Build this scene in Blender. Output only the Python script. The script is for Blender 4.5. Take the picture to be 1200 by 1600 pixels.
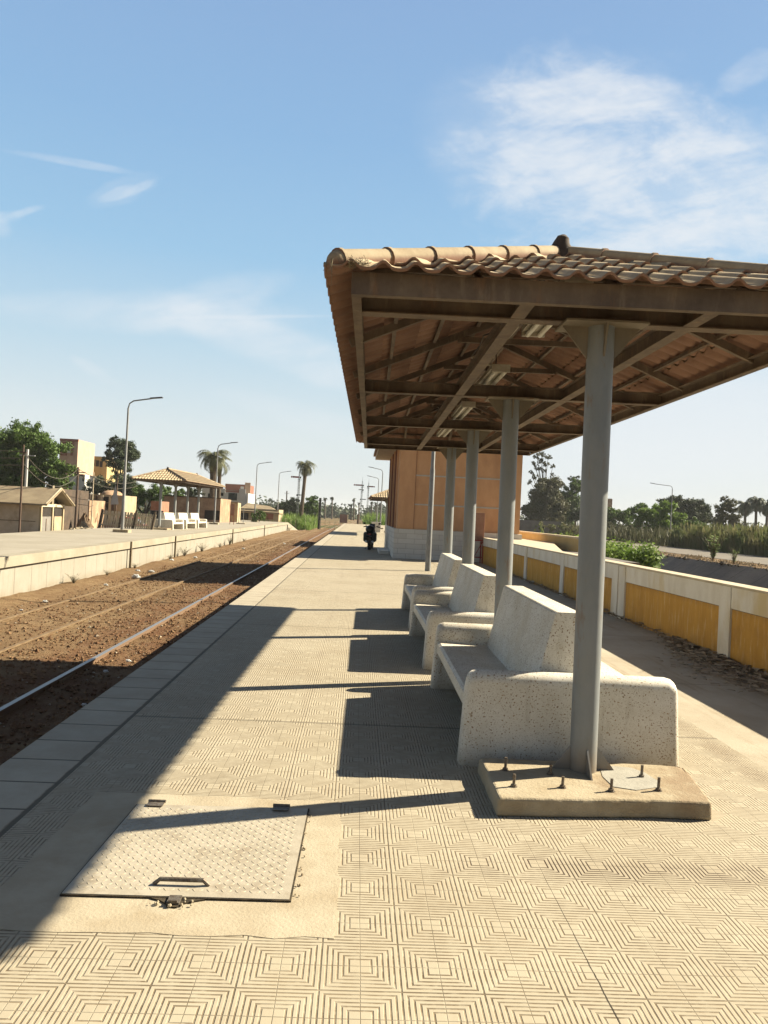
import bpy, math, random
import numpy as np
R = math.radians
scene = bpy.context.scene
for o in list(bpy.data.objects): bpy.data.objects.remove(o)
COL = scene.collection

# ------------------------------------------------------------------ camera
EYE = np.array([0.0, 0.0, 1.6]); FPX = 1170.0; ROLL = 0.049; PITCH = 0.00428; YAW = 0.03503
fw = np.array([math.sin(YAW)*math.cos(PITCH), math.cos(YAW)*math.cos(PITCH), math.sin(PITCH)])
r0 = np.array([math.cos(YAW), -math.sin(YAW), 0.0]); u0 = np.cross(r0, fw)
rt = r0*math.cos(ROLL) + u0*math.sin(ROLL); up = -r0*math.sin(ROLL) + u0*math.cos(ROLL)
from mathutils import Matrix, Vector
cam = bpy.data.cameras.new('camera'); camo = bpy.data.objects.new('camera', cam); COL.objects.link(camo)
camo.matrix_world = Matrix(((rt[0], up[0], -fw[0], 0), (rt[1], up[1], -fw[1], 0), (rt[2], up[2], -fw[2], 1.6), (0, 0, 0, 1)))
cam.sensor_fit = 'VERTICAL'; cam.sensor_height = 36.0; cam.lens = FPX/1600*36.0
cam.clip_start = 0.05; cam.clip_end = 8000
scene.camera = camo

def at(u, v, y):
    """world point seen at photo pixel (u, v) at distance y along the platform"""
    d = fw + rt*(u-600)/FPX - up*(v-800)/FPX
    return EYE + d*(y/d[1])

# ------------------------------------------------------------------ light
SUN_DIR = Vector((1.0, 0.33, 1.053*math.tan(R(33.6)))).normalized()
elev = math.asin(SUN_DIR.z); azim = math.atan2(SUN_DIR.x, SUN_DIR.y)
sun = bpy.data.lights.new('sun', 'SUN'); sun.energy = 5.0; sun.angle = R(0.55); sun.color = (1.0, 0.89, 0.675)
suno = bpy.data.objects.new('sun', sun); COL.objects.link(suno)
suno.rotation_euler = (-SUN_DIR).to_track_quat('-Z', 'Y').to_euler()
suno.location = (30, 10, 40)

w = bpy.data.worlds.new('World'); scene.world = w; w.use_nodes = True
nt = w.node_tree; N = nt.nodes; L = nt.links; N.clear()
class G:
    """tiny node-graph helper"""
    def __init__(s, nt): s.nt = nt
    def node(s, t, **k):
        n = s.nt.nodes.new(t)
        for a, b in k.items(): setattr(n, a, b)
        return n
    def link(s, a, b): s.nt.links.new(a, b)
    def put(s, sock, v):
        if isinstance(v, bpy.types.NodeSocket): s.link(v, sock)
        elif v is not None: sock.default_value = v
    def m(s, op, a, b=None, c=None, clamp=False):
        n = s.node('ShaderNodeMath', operation=op); n.use_clamp = clamp
        s.put(n.inputs[0], a)
        if b is not None: s.put(n.inputs[1], b)
        if c is not None: s.put(n.inputs[2], c)
        return n.outputs[0]
    def mix(s, f, a, b, mode='MIX'):
        n = s.node('ShaderNodeMix', data_type='RGBA', blend_type=mode)
        s.put(n.inputs[0], f)
        s.put(n.inputs[6], a if isinstance(a, bpy.types.NodeSocket) else (*a[:3], 1))
        s.put(n.inputs[7], b if isinstance(b, bpy.types.NodeSocket) else (*b[:3], 1))
        return n.outputs[2]
    def noise(s, vec, scale, detail=4, rough=0.55, dist=0.0):
        n = s.node('ShaderNodeTexNoise'); s.put(n.inputs['Vector'], vec)
        n.inputs['Scale'].default_value = scale; n.inputs['Detail'].default_value = detail
        n.inputs['Roughness'].default_value = rough; n.inputs['Distortion'].default_value = dist
        return n.outputs['Fac']
    def ramp(s, v, a, b, smooth=True):
        n = s.node('ShaderNodeMapRange'); n.interpolation_type = 'SMOOTHSTEP' if smooth else 'LINEAR'
        s.put(n.inputs['Value'], v); s.put(n.inputs['From Min'], a); s.put(n.inputs['From Max'], b)
        return n.outputs['Result']
    def sep(s, v):
        n = s.node('ShaderNodeSeparateXYZ'); s.link(v, n.inputs[0]); return n.outputs
    def comb(s, x, y, z):
        n = s.node('ShaderNodeCombineXYZ'); s.put(n.inputs[0], x); s.put(n.inputs[1], y); s.put(n.inputs[2], z); return n.outputs[0]
g = G(nt)
sky = g.node('ShaderNodeTexSky', sky_type='NISHITA'); sky.sun_disc = False
sky.sun_elevation = elev; sky.sun_rotation = azim; sky.altitude = 20; sky.air_density = 1.0; sky.dust_density = 1.2; sky.ozone_density = 1.0
tc = g.node('ShaderNodeTexCoord'); D = tc.outputs['Generated']
dx, dy, dz = g.sep(D)
U = g.m('DIVIDE', dx, g.m('MAXIMUM', dy, 0.05)); V = g.m('DIVIDE', dz, g.m('MAXIMUM', dy, 0.05))
UV = g.comb(U, V, 0.0)
n_big = g.m('ADD', g.m('MULTIPLY', g.noise(UV, 3.0, 6, 0.6, 0.6), 0.5), g.m('MULTIPLY', g.noise(g.comb(U, g.m('MULTIPLY', V, 1.6), 7.0), 13.0, 6, 0.65, 0.4), 0.5)); n_fine = g.noise(g.comb(g.m('MULTIPLY', U, 1.0), g.m('MULTIPLY', V, 2.0), 3.0), 7.0, 9, 0.66, 0.35)
n_str = g.noise(g.comb(g.m('ADD', g.m('MULTIPLY', U, 2.2), g.m('MULTIPLY', V, 1.6)), g.m('SUBTRACT', g.m('MULTIPLY', V, 9.0), g.m('MULTIPLY', U, 3.2)), 1.0), 1.8, 10, 0.62, 0.5)
n_fine = g.m('ADD', g.m('MULTIPLY', n_fine, 0.5), g.m('MULTIPLY', n_str, 0.5))
def cloud(px, py, rx, ry, ang, strength, warp=0.5, lo=0.35, hi=0.75, nz=None):
    """soft cloud patch fixed in the sky: centre direction, size and tilt"""
    X = px-559; Y = py-803
    cu = (X + 0.049*Y)/FPX; cv = -(Y - 0.049*X)/FPX
    du = g.m('SUBTRACT', U, cu); dv = g.m('SUBTRACT', V, cv)
    ca, sa = math.cos(ang), math.sin(ang)
    a = g.m('ADD', g.m('MULTIPLY', du, ca/(rx/FPX)), g.m('MULTIPLY', dv, sa/(rx/FPX)))
    b = g.m('ADD', g.m('MULTIPLY', du, -sa/(ry/FPX)), g.m('MULTIPLY', dv, ca/(ry/FPX)))
    r2 = g.m('ADD', g.m('MULTIPLY', a, a), g.m('MULTIPLY', b, b))
    r2 = g.m('ADD', r2, g.m('MULTIPLY', g.m('SUBTRACT', n_big, 0.5), 2.2*warp))
    e = g.m('SUBTRACT', 1.0, g.ramp(r2, 0.0, 1.25))
    tex = g.ramp(nz if nz is not None else n_fine, lo, hi)
    return g.m('MULTIPLY', g.m('MULTIPLY', e, g.m('ADD', 0.22, g.m('MULTIPLY', tex, 0.78))), strength)
cl = [cloud(960, 260, 260, 190, -0.15, 0.85, 1.5, 0.40, 0.62), cloud(930, 145, 170, 45, 0.1, 0.7, 1.0, 0.36, 0.6), cloud(940, 140, 150, 32, 0.12, 0.6, 0.6), cloud(1160, 290, 330, 130, 0.1, 0.85, 1.1, 0.38, 0.62),
      cloud(760, 210, 110, 120, 0.6, 0.55, 0.9, 0.42, 0.8), cloud(1190, 95, 80, 26, 0.6, 0.6, 1.6),
      cloud(230, 492, 260, 36, 0.02, 0.8, 0.7), cloud(420, 535, 220, 40, -0.3, 0.75, 0.7), cloud(330, 472, 130, 34, 0.3, 0.65, 0.8),
      cloud(120, 261, 110, 7, -0.11, 0.45, 1.2), cloud(190, 308, 30, 9, 0.4, 0.5, 2.0), cloud(225, 298, 30, 8, 0.5, 0.5, 2.0), cloud(205, 300, 60, 20, 0.4, 0.25, 3.0), cloud(45, 340, 40, 8, 0.35, 0.55, 1.8), cloud(15, 348, 40, 12, 0.2, 0.5, 2.2), cloud(5, 360, 25, 30, 0.9, 0.5, 2.0),
      cloud(156, 584, 46, 12, -0.5, 0.55, 1.2), cloud(520, 590, 60, 22, -0.1, 0.35, 0.6), cloud(480, 655, 170, 24, -0.25, 0.3, 0.6),
      cloud(390, 497, 150, 3.5, 0.07, 0.30, 0.1, 0.0, 0.5), cloud(1120, 660, 420, 130, 0.1, 0.75, 0.5, 0.0, 0.4), cloud(60, 640, 120, 40, -0.2, 0.2, 0.8)]
tot = cl[0]
for c in cl[1:]: tot = g.m('SUBTRACT', 1.0, g.m('MULTIPLY', g.m('SUBTRACT', 1.0, tot), g.m('SUBTRACT', 1.0, c)))
front = g.ramp(dy, 0.08, 0.3)
tot = g.m('MULTIPLY', tot, front)
general = g.m('MULTIPLY', g.ramp(g.noise(D, 2.3, 6, 0.6, 0.8), 0.5, 0.8), g.m('SUBTRACT', 1.0, front))
tot = g.m('MAXIMUM', tot, g.m('MULTIPLY', general, 0.5))
# pale lower sky grading to blue; sky above and behind dimmed to lower fill light
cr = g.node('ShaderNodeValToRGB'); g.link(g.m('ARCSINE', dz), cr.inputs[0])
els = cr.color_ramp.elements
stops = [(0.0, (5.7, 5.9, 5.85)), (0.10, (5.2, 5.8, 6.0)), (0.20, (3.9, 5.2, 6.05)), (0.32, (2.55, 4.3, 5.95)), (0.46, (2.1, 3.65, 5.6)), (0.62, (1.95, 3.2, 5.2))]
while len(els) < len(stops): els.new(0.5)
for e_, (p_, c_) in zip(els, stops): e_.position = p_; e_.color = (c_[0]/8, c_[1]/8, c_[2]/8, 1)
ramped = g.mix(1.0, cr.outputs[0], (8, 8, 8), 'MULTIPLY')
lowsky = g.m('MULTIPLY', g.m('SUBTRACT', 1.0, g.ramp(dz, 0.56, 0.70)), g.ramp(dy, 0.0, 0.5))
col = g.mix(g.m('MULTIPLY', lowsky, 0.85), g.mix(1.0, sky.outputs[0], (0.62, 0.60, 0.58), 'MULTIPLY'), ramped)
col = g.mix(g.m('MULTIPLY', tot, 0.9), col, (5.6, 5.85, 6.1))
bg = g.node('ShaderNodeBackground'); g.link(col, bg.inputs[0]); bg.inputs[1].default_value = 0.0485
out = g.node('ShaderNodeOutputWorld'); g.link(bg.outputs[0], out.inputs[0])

vs = scene.view_settings; vs.view_transform = 'Standard'; vs.look = 'None'; vs.gamma = 1.0; vs.use_curve_mapping = False
vs.exposure = 1.62
scene.render.engine = 'CYCLES'
cy = scene.cycles; cy.max_bounces = 6; cy.diffuse_bounces = 3; cy.glossy_bounces = 2; cy.transmission_bounces = 2; cy.transparent_max_bounces = 4; cy.volume_bounces = 0
cy.use_denoising = True

# ------------------------------------------------------------------ materials
def newmat(name):
    m = bpy.data.materials.new(name); m.use_nodes = True; m.node_tree.nodes.clear()
    q = G(m.node_tree); b = q.node('ShaderNodeBsdfPrincipled'); o = q.node('ShaderNodeOutputMaterial')
    q.link(b.outputs[0], o.inputs[0]); return m, q, b
def bump(q, b, h, strength, dist=0.01):
    n = q.node('ShaderNodeBump'); n.inputs['Strength'].default_value = strength; n.inputs['Distance'].default_value = dist
    q.link(h, n.inputs['Height']); q.link(n.outputs[0], b.inputs['Normal']); return n
def pm(name, c1, c2=None, scale=3.0, rough=0.85, bs=0.3, bscale=40, metal=0.0, c3=None, s3=0.8, lo=0.35, hi=0.65, spec=0.3, world=False, stretch=None, dist=0.01):
    m, q, b = newmat(name)
    if world: v = q.node('ShaderNodeNewGeometry').outputs['Position']
    else: v = q.node('ShaderNodeTexCoord').outputs['Object']
    if stretch:
        mp = q.node('ShaderNodeMapping'); q.link(v, mp.inputs[0]); mp.inputs['Scale'].default_value = stretch; v2 = mp.outputs[0]
    else: v2 = v
    c = (*c1, 1)
    if c2: c = q.mix(q.ramp(q.noise(v2, scale, 8, 0.65), lo, hi), c1, c2)
    if c3: c = q.mix(q.ramp(q.noise(v2, s3, 5, 0.6), 0.5, 0.72), c, c3)
    if isinstance(c, tuple): b.inputs['Base Color'].default_value = c
    else: q.link(c, b.inputs['Base Color'])
    b.inputs['Roughness'].default_value = rough; b.inputs['Metallic'].default_value = metal
    b.inputs['Specular IOR Level'].default_value = spec
    if bs: bump(q, b, q.noise(v, bscale, 6, 0.6), bs, dist)
    return m

M = {}
# platform: patterned tile field
m, q, b = newmat('patterned_tile')
P = q.node('ShaderNodeNewGeometry').outputs['Position']; x, y, z = q.sep(P)
TP = 0.279
wob = q.m('MULTIPLY', q.m('SUBTRACT', q.noise(P, 1.3, 2), 0.5), 0.012)
fx = q.m('SUBTRACT', q.m('FRACT', q.m('ADD', q.m('DIVIDE', q.m('ADD', q.m('SUBTRACT', x, 0.366), wob), TP), 100.5)), 0.5)
fy = q.m('SUBTRACT', q.m('FRACT', q.m('ADD', q.m('DIVIDE', q.m('ADD', q.m('SUBTRACT', y, 2.658), wob), TP), 100.5)), 0.5)
ax = q.m('ABSOLUTE', fx); ay = q.m('ABSOLUTE', fy); d = q.m('MAXIMUM', ax, ay)
k = q.m('MULTIPLY', d, 14.0)
fr = q.m('ABSOLUTE', q.m('SUBTRACT', q.m('FRACT', q.m('ADD', k, 0.5)), 0.5))       # 0 on a groove
ring = q.m('SUBTRACT', 1.0, q.ramp(fr, 0.10, 0.24))
ring = q.m('MULTIPLY', ring, q.m('GREATER_THAN', k, 1.5))
mid = q.m('SUBTRACT', 1.0, q.ramp(q.m('MINIMUM', ax, ay), 0.003, 0.0075))
edge = q.m('SUBTRACT', 1.0, q.ramp(q.m('SUBTRACT', 0.5, d), 0.003, 0.012))
dirt = q.noise(P, 0.9, 6, 0.7); dirt2 = q.noise(P, 6.0, 5, 0.7)
# per tile tone
ix = q.m('FLOOR', q.m('DIVIDE', q.m('SUBTRACT', x, 0.366), TP/2)); iy = q.m('FLOOR', q.m('DIVIDE', q.m('SUBTRACT', y, 2.658), TP/2))
wn = q.node('ShaderNodeTexWhiteNoise'); q.link(q.comb(ix, iy, 0.0), wn.inputs['Vector'])
top = q.mix(q.ramp(dirt, 0.3, 0.75), (0.525, 0.465, 0.35), (0.45, 0.388, 0.28))
top = q.mix(q.m('MULTIPLY', wn.outputs['Value'], 0.16), top, (0.40, 0.34, 0.25))
top = q.mix(q.m('MULTIPLY', q.ramp(dirt2, 0.5, 0.85), 0.45), top, (0.36, 0.31, 0.23))
# dark stained band across the platform in front of the first post, and faint walk lines
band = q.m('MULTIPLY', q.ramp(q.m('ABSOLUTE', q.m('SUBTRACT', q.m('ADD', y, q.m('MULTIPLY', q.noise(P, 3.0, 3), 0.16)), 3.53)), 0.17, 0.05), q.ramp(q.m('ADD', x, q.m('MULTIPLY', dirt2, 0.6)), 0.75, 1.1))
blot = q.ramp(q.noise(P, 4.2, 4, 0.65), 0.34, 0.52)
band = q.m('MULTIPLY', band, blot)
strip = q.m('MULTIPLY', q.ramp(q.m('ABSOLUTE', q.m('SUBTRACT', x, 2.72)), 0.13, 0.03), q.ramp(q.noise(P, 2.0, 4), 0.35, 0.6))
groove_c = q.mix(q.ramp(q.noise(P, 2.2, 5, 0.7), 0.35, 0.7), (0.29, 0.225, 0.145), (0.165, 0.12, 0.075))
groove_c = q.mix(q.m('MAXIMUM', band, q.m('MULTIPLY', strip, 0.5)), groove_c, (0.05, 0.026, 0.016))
gm = q.m('MULTIPLY', ring, q.m('ADD', 0.12, q.m('MULTIPLY', q.ramp(q.noise(P, 17.0, 4, 0.65), 0.28, 0.62), 0.95)), clamp=True)
gm = q.m('MULTIPLY', gm, q.m('SUBTRACT', 1.0, q.m('MULTIPLY', q.ramp(q.noise(P, 0.75, 7, 0.7), 0.5, 0.72), 0.65)))
gm = q.m('MAXIMUM', gm, q.m('MULTIPLY', ring, band))
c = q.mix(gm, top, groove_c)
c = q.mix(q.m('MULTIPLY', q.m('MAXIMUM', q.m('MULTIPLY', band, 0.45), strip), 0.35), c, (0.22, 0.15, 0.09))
c = q.mix(q.m('MULTIPLY', q.m('MAXIMUM', mid, edge), q.m('MULTIPLY', q.ramp(q.noise(P, 4.0, 4), 0.3, 0.65), 0.75)), c, (0.15, 0.12, 0.08))
# worn patches, trodden lines, chips and spots
c = q.mix(q.m('MULTIPLY', q.ramp(q.noise(P, 0.45, 8, 0.75), 0.52, 0.7), 0.30), c, (0.33, 0.26, 0.18))
wl1 = q.ramp(q.m('ABSOLUTE', q.m('ADD', q.m('SUBTRACT', x, -0.34), q.m('MULTIPLY', q.m('SUBTRACT', q.noise(q.comb(0.0, y, 0.0), 0.6, 3), 0.5), 0.25))), 0.06, 0.01)
c = q.mix(q.m('MULTIPLY', q.m('MULTIPLY', wl1, q.ramp(q.noise(P, 1.1, 4), 0.42, 0.6)), 0.28), c, (0.30, 0.24, 0.17))
vch = q.node('ShaderNodeTexVoronoi'); q.link(P, vch.inputs['Vector']); vch.inputs['Scale'].default_value = 3.2
chips = q.m('MULTIPLY', q.m('SUBTRACT', 1.0, q.ramp(q.m('ADD', vch.outputs['Distance'], q.m('MULTIPLY', q.noise(P, 60, 3), 0.05)), 0.045, 0.06)), q.m('GREATER_THAN', q.sep(vch.outputs['Color'])[0], 0.72))
c = q.mix(q.m('MULTIPLY', chips, 0.7), c, (0.17, 0.12, 0.08))
gritv = q.ramp(q.noise(P, 85, 3, 0.6), 0.62, 0.74); c = q.mix(q.m('MULTIPLY', gritv, 0.35), c, (0.22, 0.17, 0.11))
# crack running along one joint
cw = q.m('MULTIPLY', q.m('SUBTRACT', 3.5, y), 0.0032)
cx_ = q.m('ABSOLUTE', q.m('ADD', q.m('SUBTRACT', x, 0.924), q.m('MULTIPLY', q.m('SUBTRACT', q.noise(P, 11, 5, 0.7), 0.5), 0.012)))
crk = q.m('MULTIPLY', q.m('LESS_THAN', cx_, cw), 0.85)
c = q.mix(crk, c, (0.02, 0.015, 0.01))
# wider slab joints every few metres
big = q.m('ABSOLUTE', q.m('SUBTRACT', q.m('FRACT', q.m('ADD', q.m('DIVIDE', q.m('SUBTRACT', y, 15.2), 4.75), 50.5)), 0.5))
bj = q.m('SUBTRACT', 1.0, q.ramp(big, 0.002, 0.005))
c = q.mix(q.m('MULTIPLY', bj, 0.6), c, (0.12, 0.1, 0.07))
q.link(c, b.inputs['Base Color']); b.inputs['Roughness'].default_value = 0.8; b.inputs['Specular IOR Level'].default_value = 0.25
h = q.m('SUBTRACT', q.m('MULTIPLY', q.noise(P, 60, 4), 0.15), q.m('MAXIMUM', q.m('MAXIMUM', ring, mid), q.m('MAXIMUM', edge, bj)))
bump(q, b, h, 0.75, 0.004)
M['tile'] = m

# plain concrete strip on the platform
m, q, b = newmat('platform_concrete')
P = q.node('ShaderNodeNewGeometry').outputs['Position']; x, y, z = q.sep(P)
c = q.mix(q.ramp(q.noise(P, 1.2, 8, 0.7), 0.3, 0.7), (0.53, 0.47, 0.37), (0.42, 0.36, 0.27))
c = q.mix(q.ramp(q.noise(q.comb(q.m('MULTIPLY', x, 3.0), q.m('MULTIPLY', y, 0.35), 0.0), 1.6, 6, 0.7), 0.5, 0.75), c, (0.34, 0.27, 0.18))
jy = q.m('ABSOLUTE', q.m('SUBTRACT', q.m('FRACT', q.m('ADD', q.m('DIVIDE', y, 3.2), 20.1)), 0.5))
jm = q.m('SUBTRACT', 1.0, q.ramp(jy, 0.001, 0.004)); c = q.mix(q.m('MULTIPLY', jm, 0.6), c, (0.1, 0.08, 0.05))
q.link(c, b.inputs['Base Color']); b.inputs['Roughness'].default_value = 0.9; b.inputs['Specular IOR Level'].default_value = 0.2
bump(q, b, q.noise(P, 55, 7, 0.7), 0.4, 0.006); M['concrete_floor'] = m

# coping slabs along the track
m, q, b = newmat('coping')
P = q.node('ShaderNodeNewGeometry').outputs['Position']; x, y, z = q.sep(P)
jit = q.m('MULTIPLY', q.m('SUBTRACT', q.noise(q.comb(q.m('FLOOR', q.m('DIVIDE', y, 0.38)), 0.0, 0.0), 3.3, 0), 0.5), 0.05)
jy = q.m('ABSOLUTE', q.m('SUBTRACT', q.m('FRACT', q.m('ADD', q.m('DIVIDE', y, 0.38), 40.2)), 0.5))
jm = q.m('SUBTRACT', 1.0, q.ramp(jy, 0.012, 0.03))
wn = q.node('ShaderNodeTexWhiteNoise'); wn.noise_dimensions = '1D'; q.link(q.m('FLOOR', q.m('ADD', q.m('DIVIDE', y, 0.38), 40.7)), wn.inputs['W'])
c = q.mix(q.ramp(q.noise(P, 2.5, 8, 0.7), 0.3, 0.7), (0.55, 0.49, 0.38), (0.44, 0.38, 0.285))
c = q.mix(q.m('MULTIPLY', wn.outputs['Value'], 0.35), c, (0.36, 0.31, 0.24))
lj = q.m('SUBTRACT', 1.0, q.ramp(q.m('ABSOLUTE', q.m('SUBTRACT', q.m('ADD', x, q.m('MULTIPLY', q.noise(P, 9, 3), 0.02)), -1.6)), 0.012, 0.028))
jm = q.m('MAXIMUM', jm, lj)
c = q.mix(q.m('MULTIPLY', jm, 0.8), c, (0.06, 0.05, 0.035))
q.link(c, b.inputs['Base Color']); b.inputs['Roughness'].default_value = 0.85; b.inputs['Specular IOR Level'].default_value = 0.25
bump(q, b, q.m('SUBTRACT', q.m('MULTIPLY', q.noise(P, 40, 6), 0.3), jm), 0.6, 0.01); M['coping'] = m

M['patch'] = pm('cement_patch', (0.53, 0.46, 0.34), (0.45, 0.38, 0.27), 4, 0.9, 0.5, 70, c3=(0.41, 0.33, 0.22), s3=3.0, world=True, dist=0.006)
M['plate'] = pm('dusty_steel_plate', (0.51, 0.455, 0.36), (0.42, 0.37, 0.285), 5, 0.6, 0.15, 90, c3=(0.36, 0.30, 0.22), s3=7, spec=0.4)
M['plate_bump'] = pm('worn_tread', (0.44, 0.375, 0.27), (0.54, 0.465, 0.335), 9, 0.6, 0.0, spec=0.5)
M['dark_gap'] = pm('dark_gap', (0.03, 0.024, 0.016), (0.10, 0.075, 0.045), 20, 0.95, 0.4, 60)

# terrazzo bench
m, q, b = newmat('terrazzo')
P = q.node('ShaderNodeTexCoord').outputs['Object']; NZ = q.sep(q.node('ShaderNodeNewGeometry').outputs['Position'])[2]
base = q.mix(q.ramp(q.noise(P, 2.3, 7, 0.7), 0.3, 0.75), (0.66, 0.63, 0.56), (0.53, 0.49, 0.40))
base = q.mix(q.m('MULTIPLY', q.ramp(q.noise(P, 7, 6, 0.75), 0.5, 0.8), 0.5), base, (0.40, 0.34, 0.24))
dens_ = q.m('MULTIPLY', q.noise(P, 2.6, 4, 0.6), 0.10)
sp = q.ramp(q.m('ADD', q.noise(P, 84, 2, 0.5, 0.4), dens_), 0.655, 0.69)
sp2 = q.ramp(q.m('ADD', q.noise(P, 150, 2, 0.5), dens_), 0.62, 0.67)
spc = q.mix(q.noise(P, 9, 2), (0.07, 0.04, 0.025), (0.42, 0.27, 0.13))
c = q.mix(q.m('MULTIPLY', sp2, 0.45), base, (0.33, 0.27, 0.19)); c = q.mix(q.m('MULTIPLY', sp, 0.95), c, spc)
mpv = q.node('ShaderNodeMapping'); q.link(P, mpv.inputs[0]); mpv.inputs['Scale'].default_value = (1, 1, 0.16)
drip = q.ramp(q.noise(mpv.outputs[0], 9, 6, 0.7), 0.54, 0.72)
c = q.mix(q.m('MULTIPLY', drip, 0.38), c, (0.36, 0.32, 0.25))
c = q.mix(q.m('MULTIPLY', q.ramp(q.noise(P, 1.6, 8, 0.75), 0.52, 0.7), 0.35), c, (0.45, 0.37, 0.24))
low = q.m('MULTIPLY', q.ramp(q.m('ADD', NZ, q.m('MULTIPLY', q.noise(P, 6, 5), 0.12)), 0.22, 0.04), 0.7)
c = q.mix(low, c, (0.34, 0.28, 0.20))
q.link(c, b.inputs['Base Color']); b.inputs['Roughness'].default_value = 0.6; b.inputs['Specular IOR Level'].default_value = 0.35
bump(q, b, q.m('SUBTRACT', q.m('ADD', q.m('MULTIPLY', q.noise(P, 30, 6), 0.6), q.m('MULTIPLY', q.noise(P, 3.5, 3), 3.0)), sp), 0.32, 0.005); M['terrazzo'] = m

# grey painted steel pipe, with rust and dust
def steel(name, c1, c2, rust, sc=3.0, amt=(0.62, 0.74), rough=0.45, dust=None):
    m, q, b = newmat(name)
    P = q.node('ShaderNodeTexCoord').outputs['Object']
    mp = q.node('ShaderNodeMapping'); q.link(P, mp.inputs[0]); mp.inputs['Scale'].default_value = (1, 1, 0.25)
    c = q.mix(q.ramp(q.noise(mp.outputs[0], sc*2, 6, 0.7), 0.3, 0.7), c1, c2)
    rm = q.ramp(q.noise(mp.outputs[0], sc*3.3, 8, 0.75), *amt)
    c = q.mix(q.m('MULTIPLY', rm, 0.8), c, rust)
    if dust:
        mp3 = q.node('ShaderNodeMapping'); q.link(P, mp3.inputs[0]); mp3.inputs['Scale'].default_value = (1, 1, 0.2)
        c = q.mix(q.m('MULTIPLY', q.ramp(q.noise(P, 3.0, 8, 0.7), 0.35, 0.7), 0.5), c, dust)
        c = q.mix(q.m('MULTIPLY', q.ramp(q.noise(mp3.outputs[0], 13.0, 6, 0.7), 0.52, 0.7), 0.55), c, dust)
    zz = q.sep(P)[2]
    foot = q.m('MULTIPLY', q.ramp(q.m('ADD', zz, q.m('MULTIPLY', q.noise(P, 7, 6, 0.7), 0.35)), 0.52, 0.22), 0.7)
    c = q.mix(foot, c, (0.25, 0.185, 0.12))
    hand = q.m('MULTIPLY', q.ramp(q.m('ABSOLUTE', q.m('SUBTRACT', zz, 1.15)), 0.5, 0.1), q.ramp(q.noise(mp.outputs[0], 8.0, 7, 0.75), 0.52, 0.64))
    c = q.mix(q.m('MULTIPLY', hand, 0.6), c, rust)
    q.link(c, b.inputs['Base Color']); b.inputs['Roughness'].default_value = rough; b.inputs['Specular IOR Level'].default_value = 0.45
    bump(q, b, q.noise(P, 45, 6), 0.12, 0.004); return m
M['pipe'] = steel('grey_painted_steel', (0.262, 0.287, 0.303), (0.21, 0.23, 0.24), (0.24, 0.15, 0.085), amt=(0.57, 0.70), rough=0.48, dust=(0.29, 0.29, 0.27))
M['beam'] = steel('rusty_dusty_steel', (0.13, 0.095, 0.07), (0.085, 0.062, 0.047), (0.20, 0.11, 0.06), amt=(0.52, 0.7), rough=0.75, dust=(0.25, 0.19, 0.13))
M['capplate'] = steel('dusty_cap_steel', (0.25, 0.22, 0.17), (0.19, 0.16, 0.12), (0.26, 0.13, 0.06), amt=(0.55, 0.7), rough=0.75, dust=(0.32, 0.26, 0.18))
M['bolt'] = pm('weathered_bolt', (0.26, 0.23, 0.19), (0.16, 0.12, 0.09), 60, 0.5, 0.3, 200, metal=0.5)
M['grout'] = pm('grey_grout', (0.46, 0.44, 0.38), (0.38, 0.36, 0.31), 9, 0.9, 0.4, 60)
M['pad'] = pm('pad_concrete', (0.50, 0.425, 0.30), (0.41, 0.335, 0.22), 5, 0.92, 0.7, 45, c3=(0.33, 0.24, 0.15), s3=2.5, dist=0.008)

# roof tile (clay coloured concrete) with dust on the top side
m, q, b = newmat('roof_tile')
P = q.node('ShaderNodeTexCoord').outputs['Object']; NW = q.node('ShaderNodeNewGeometry')
nz = q.sep(NW.outputs['Normal'])[2]
clay = q.mix(q.ramp(q.noise(P, 3.0, 6, 0.7), 0.3, 0.7), (0.31, 0.185, 0.13), (0.235, 0.135, 0.095))
clay = q.mix(q.ramp(q.noise(P, 14, 5, 0.7), 0.55, 0.8), clay, (0.27, 0.195, 0.135))
dust = q.mix(q.ramp(q.noise(P, 5.0, 8, 0.75), 0.3, 0.7), (0.44, 0.36, 0.245), (0.31, 0.24, 0.155))
up_f = q.m('MULTIPLY', q.ramp(nz, -0.3, 0.25), q.m('ADD', 0.75, q.m('MULTIPLY', q.noise(P, 9, 4), 0.6)), clamp=True)
c = q.mix(up_f, clay, dust)
q.link(c, b.inputs['Base Color']); b.inputs['Roughness'].default_value = 0.85; b.inputs['Specular IOR Level'].default_value = 0.2
bump(q, b, q.noise(P, 70, 5), 0.3, 0.005); M['rooftile'] = m
M['lampbody'] = pm('dusty_white_batten', (0.62, 0.57, 0.47), (0.48, 0.42, 0.33), 6, 0.6, 0.1, 60)
M['tube'] = pm('glass_tube_off', (0.72, 0.70, 0.62), (0.6, 0.57, 0.48), 8, 0.3, 0.0)
M['wire'] = pm('black_wire', (0.05, 0.045, 0.04), (0.14, 0.12, 0.09), 10, 0.7, 0.0)
M['nest'] = pm('dry_nest_straw', (0.20, 0.17, 0.12), (0.34, 0.28, 0.18), 30, 0.95, 0.5, 60)

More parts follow.
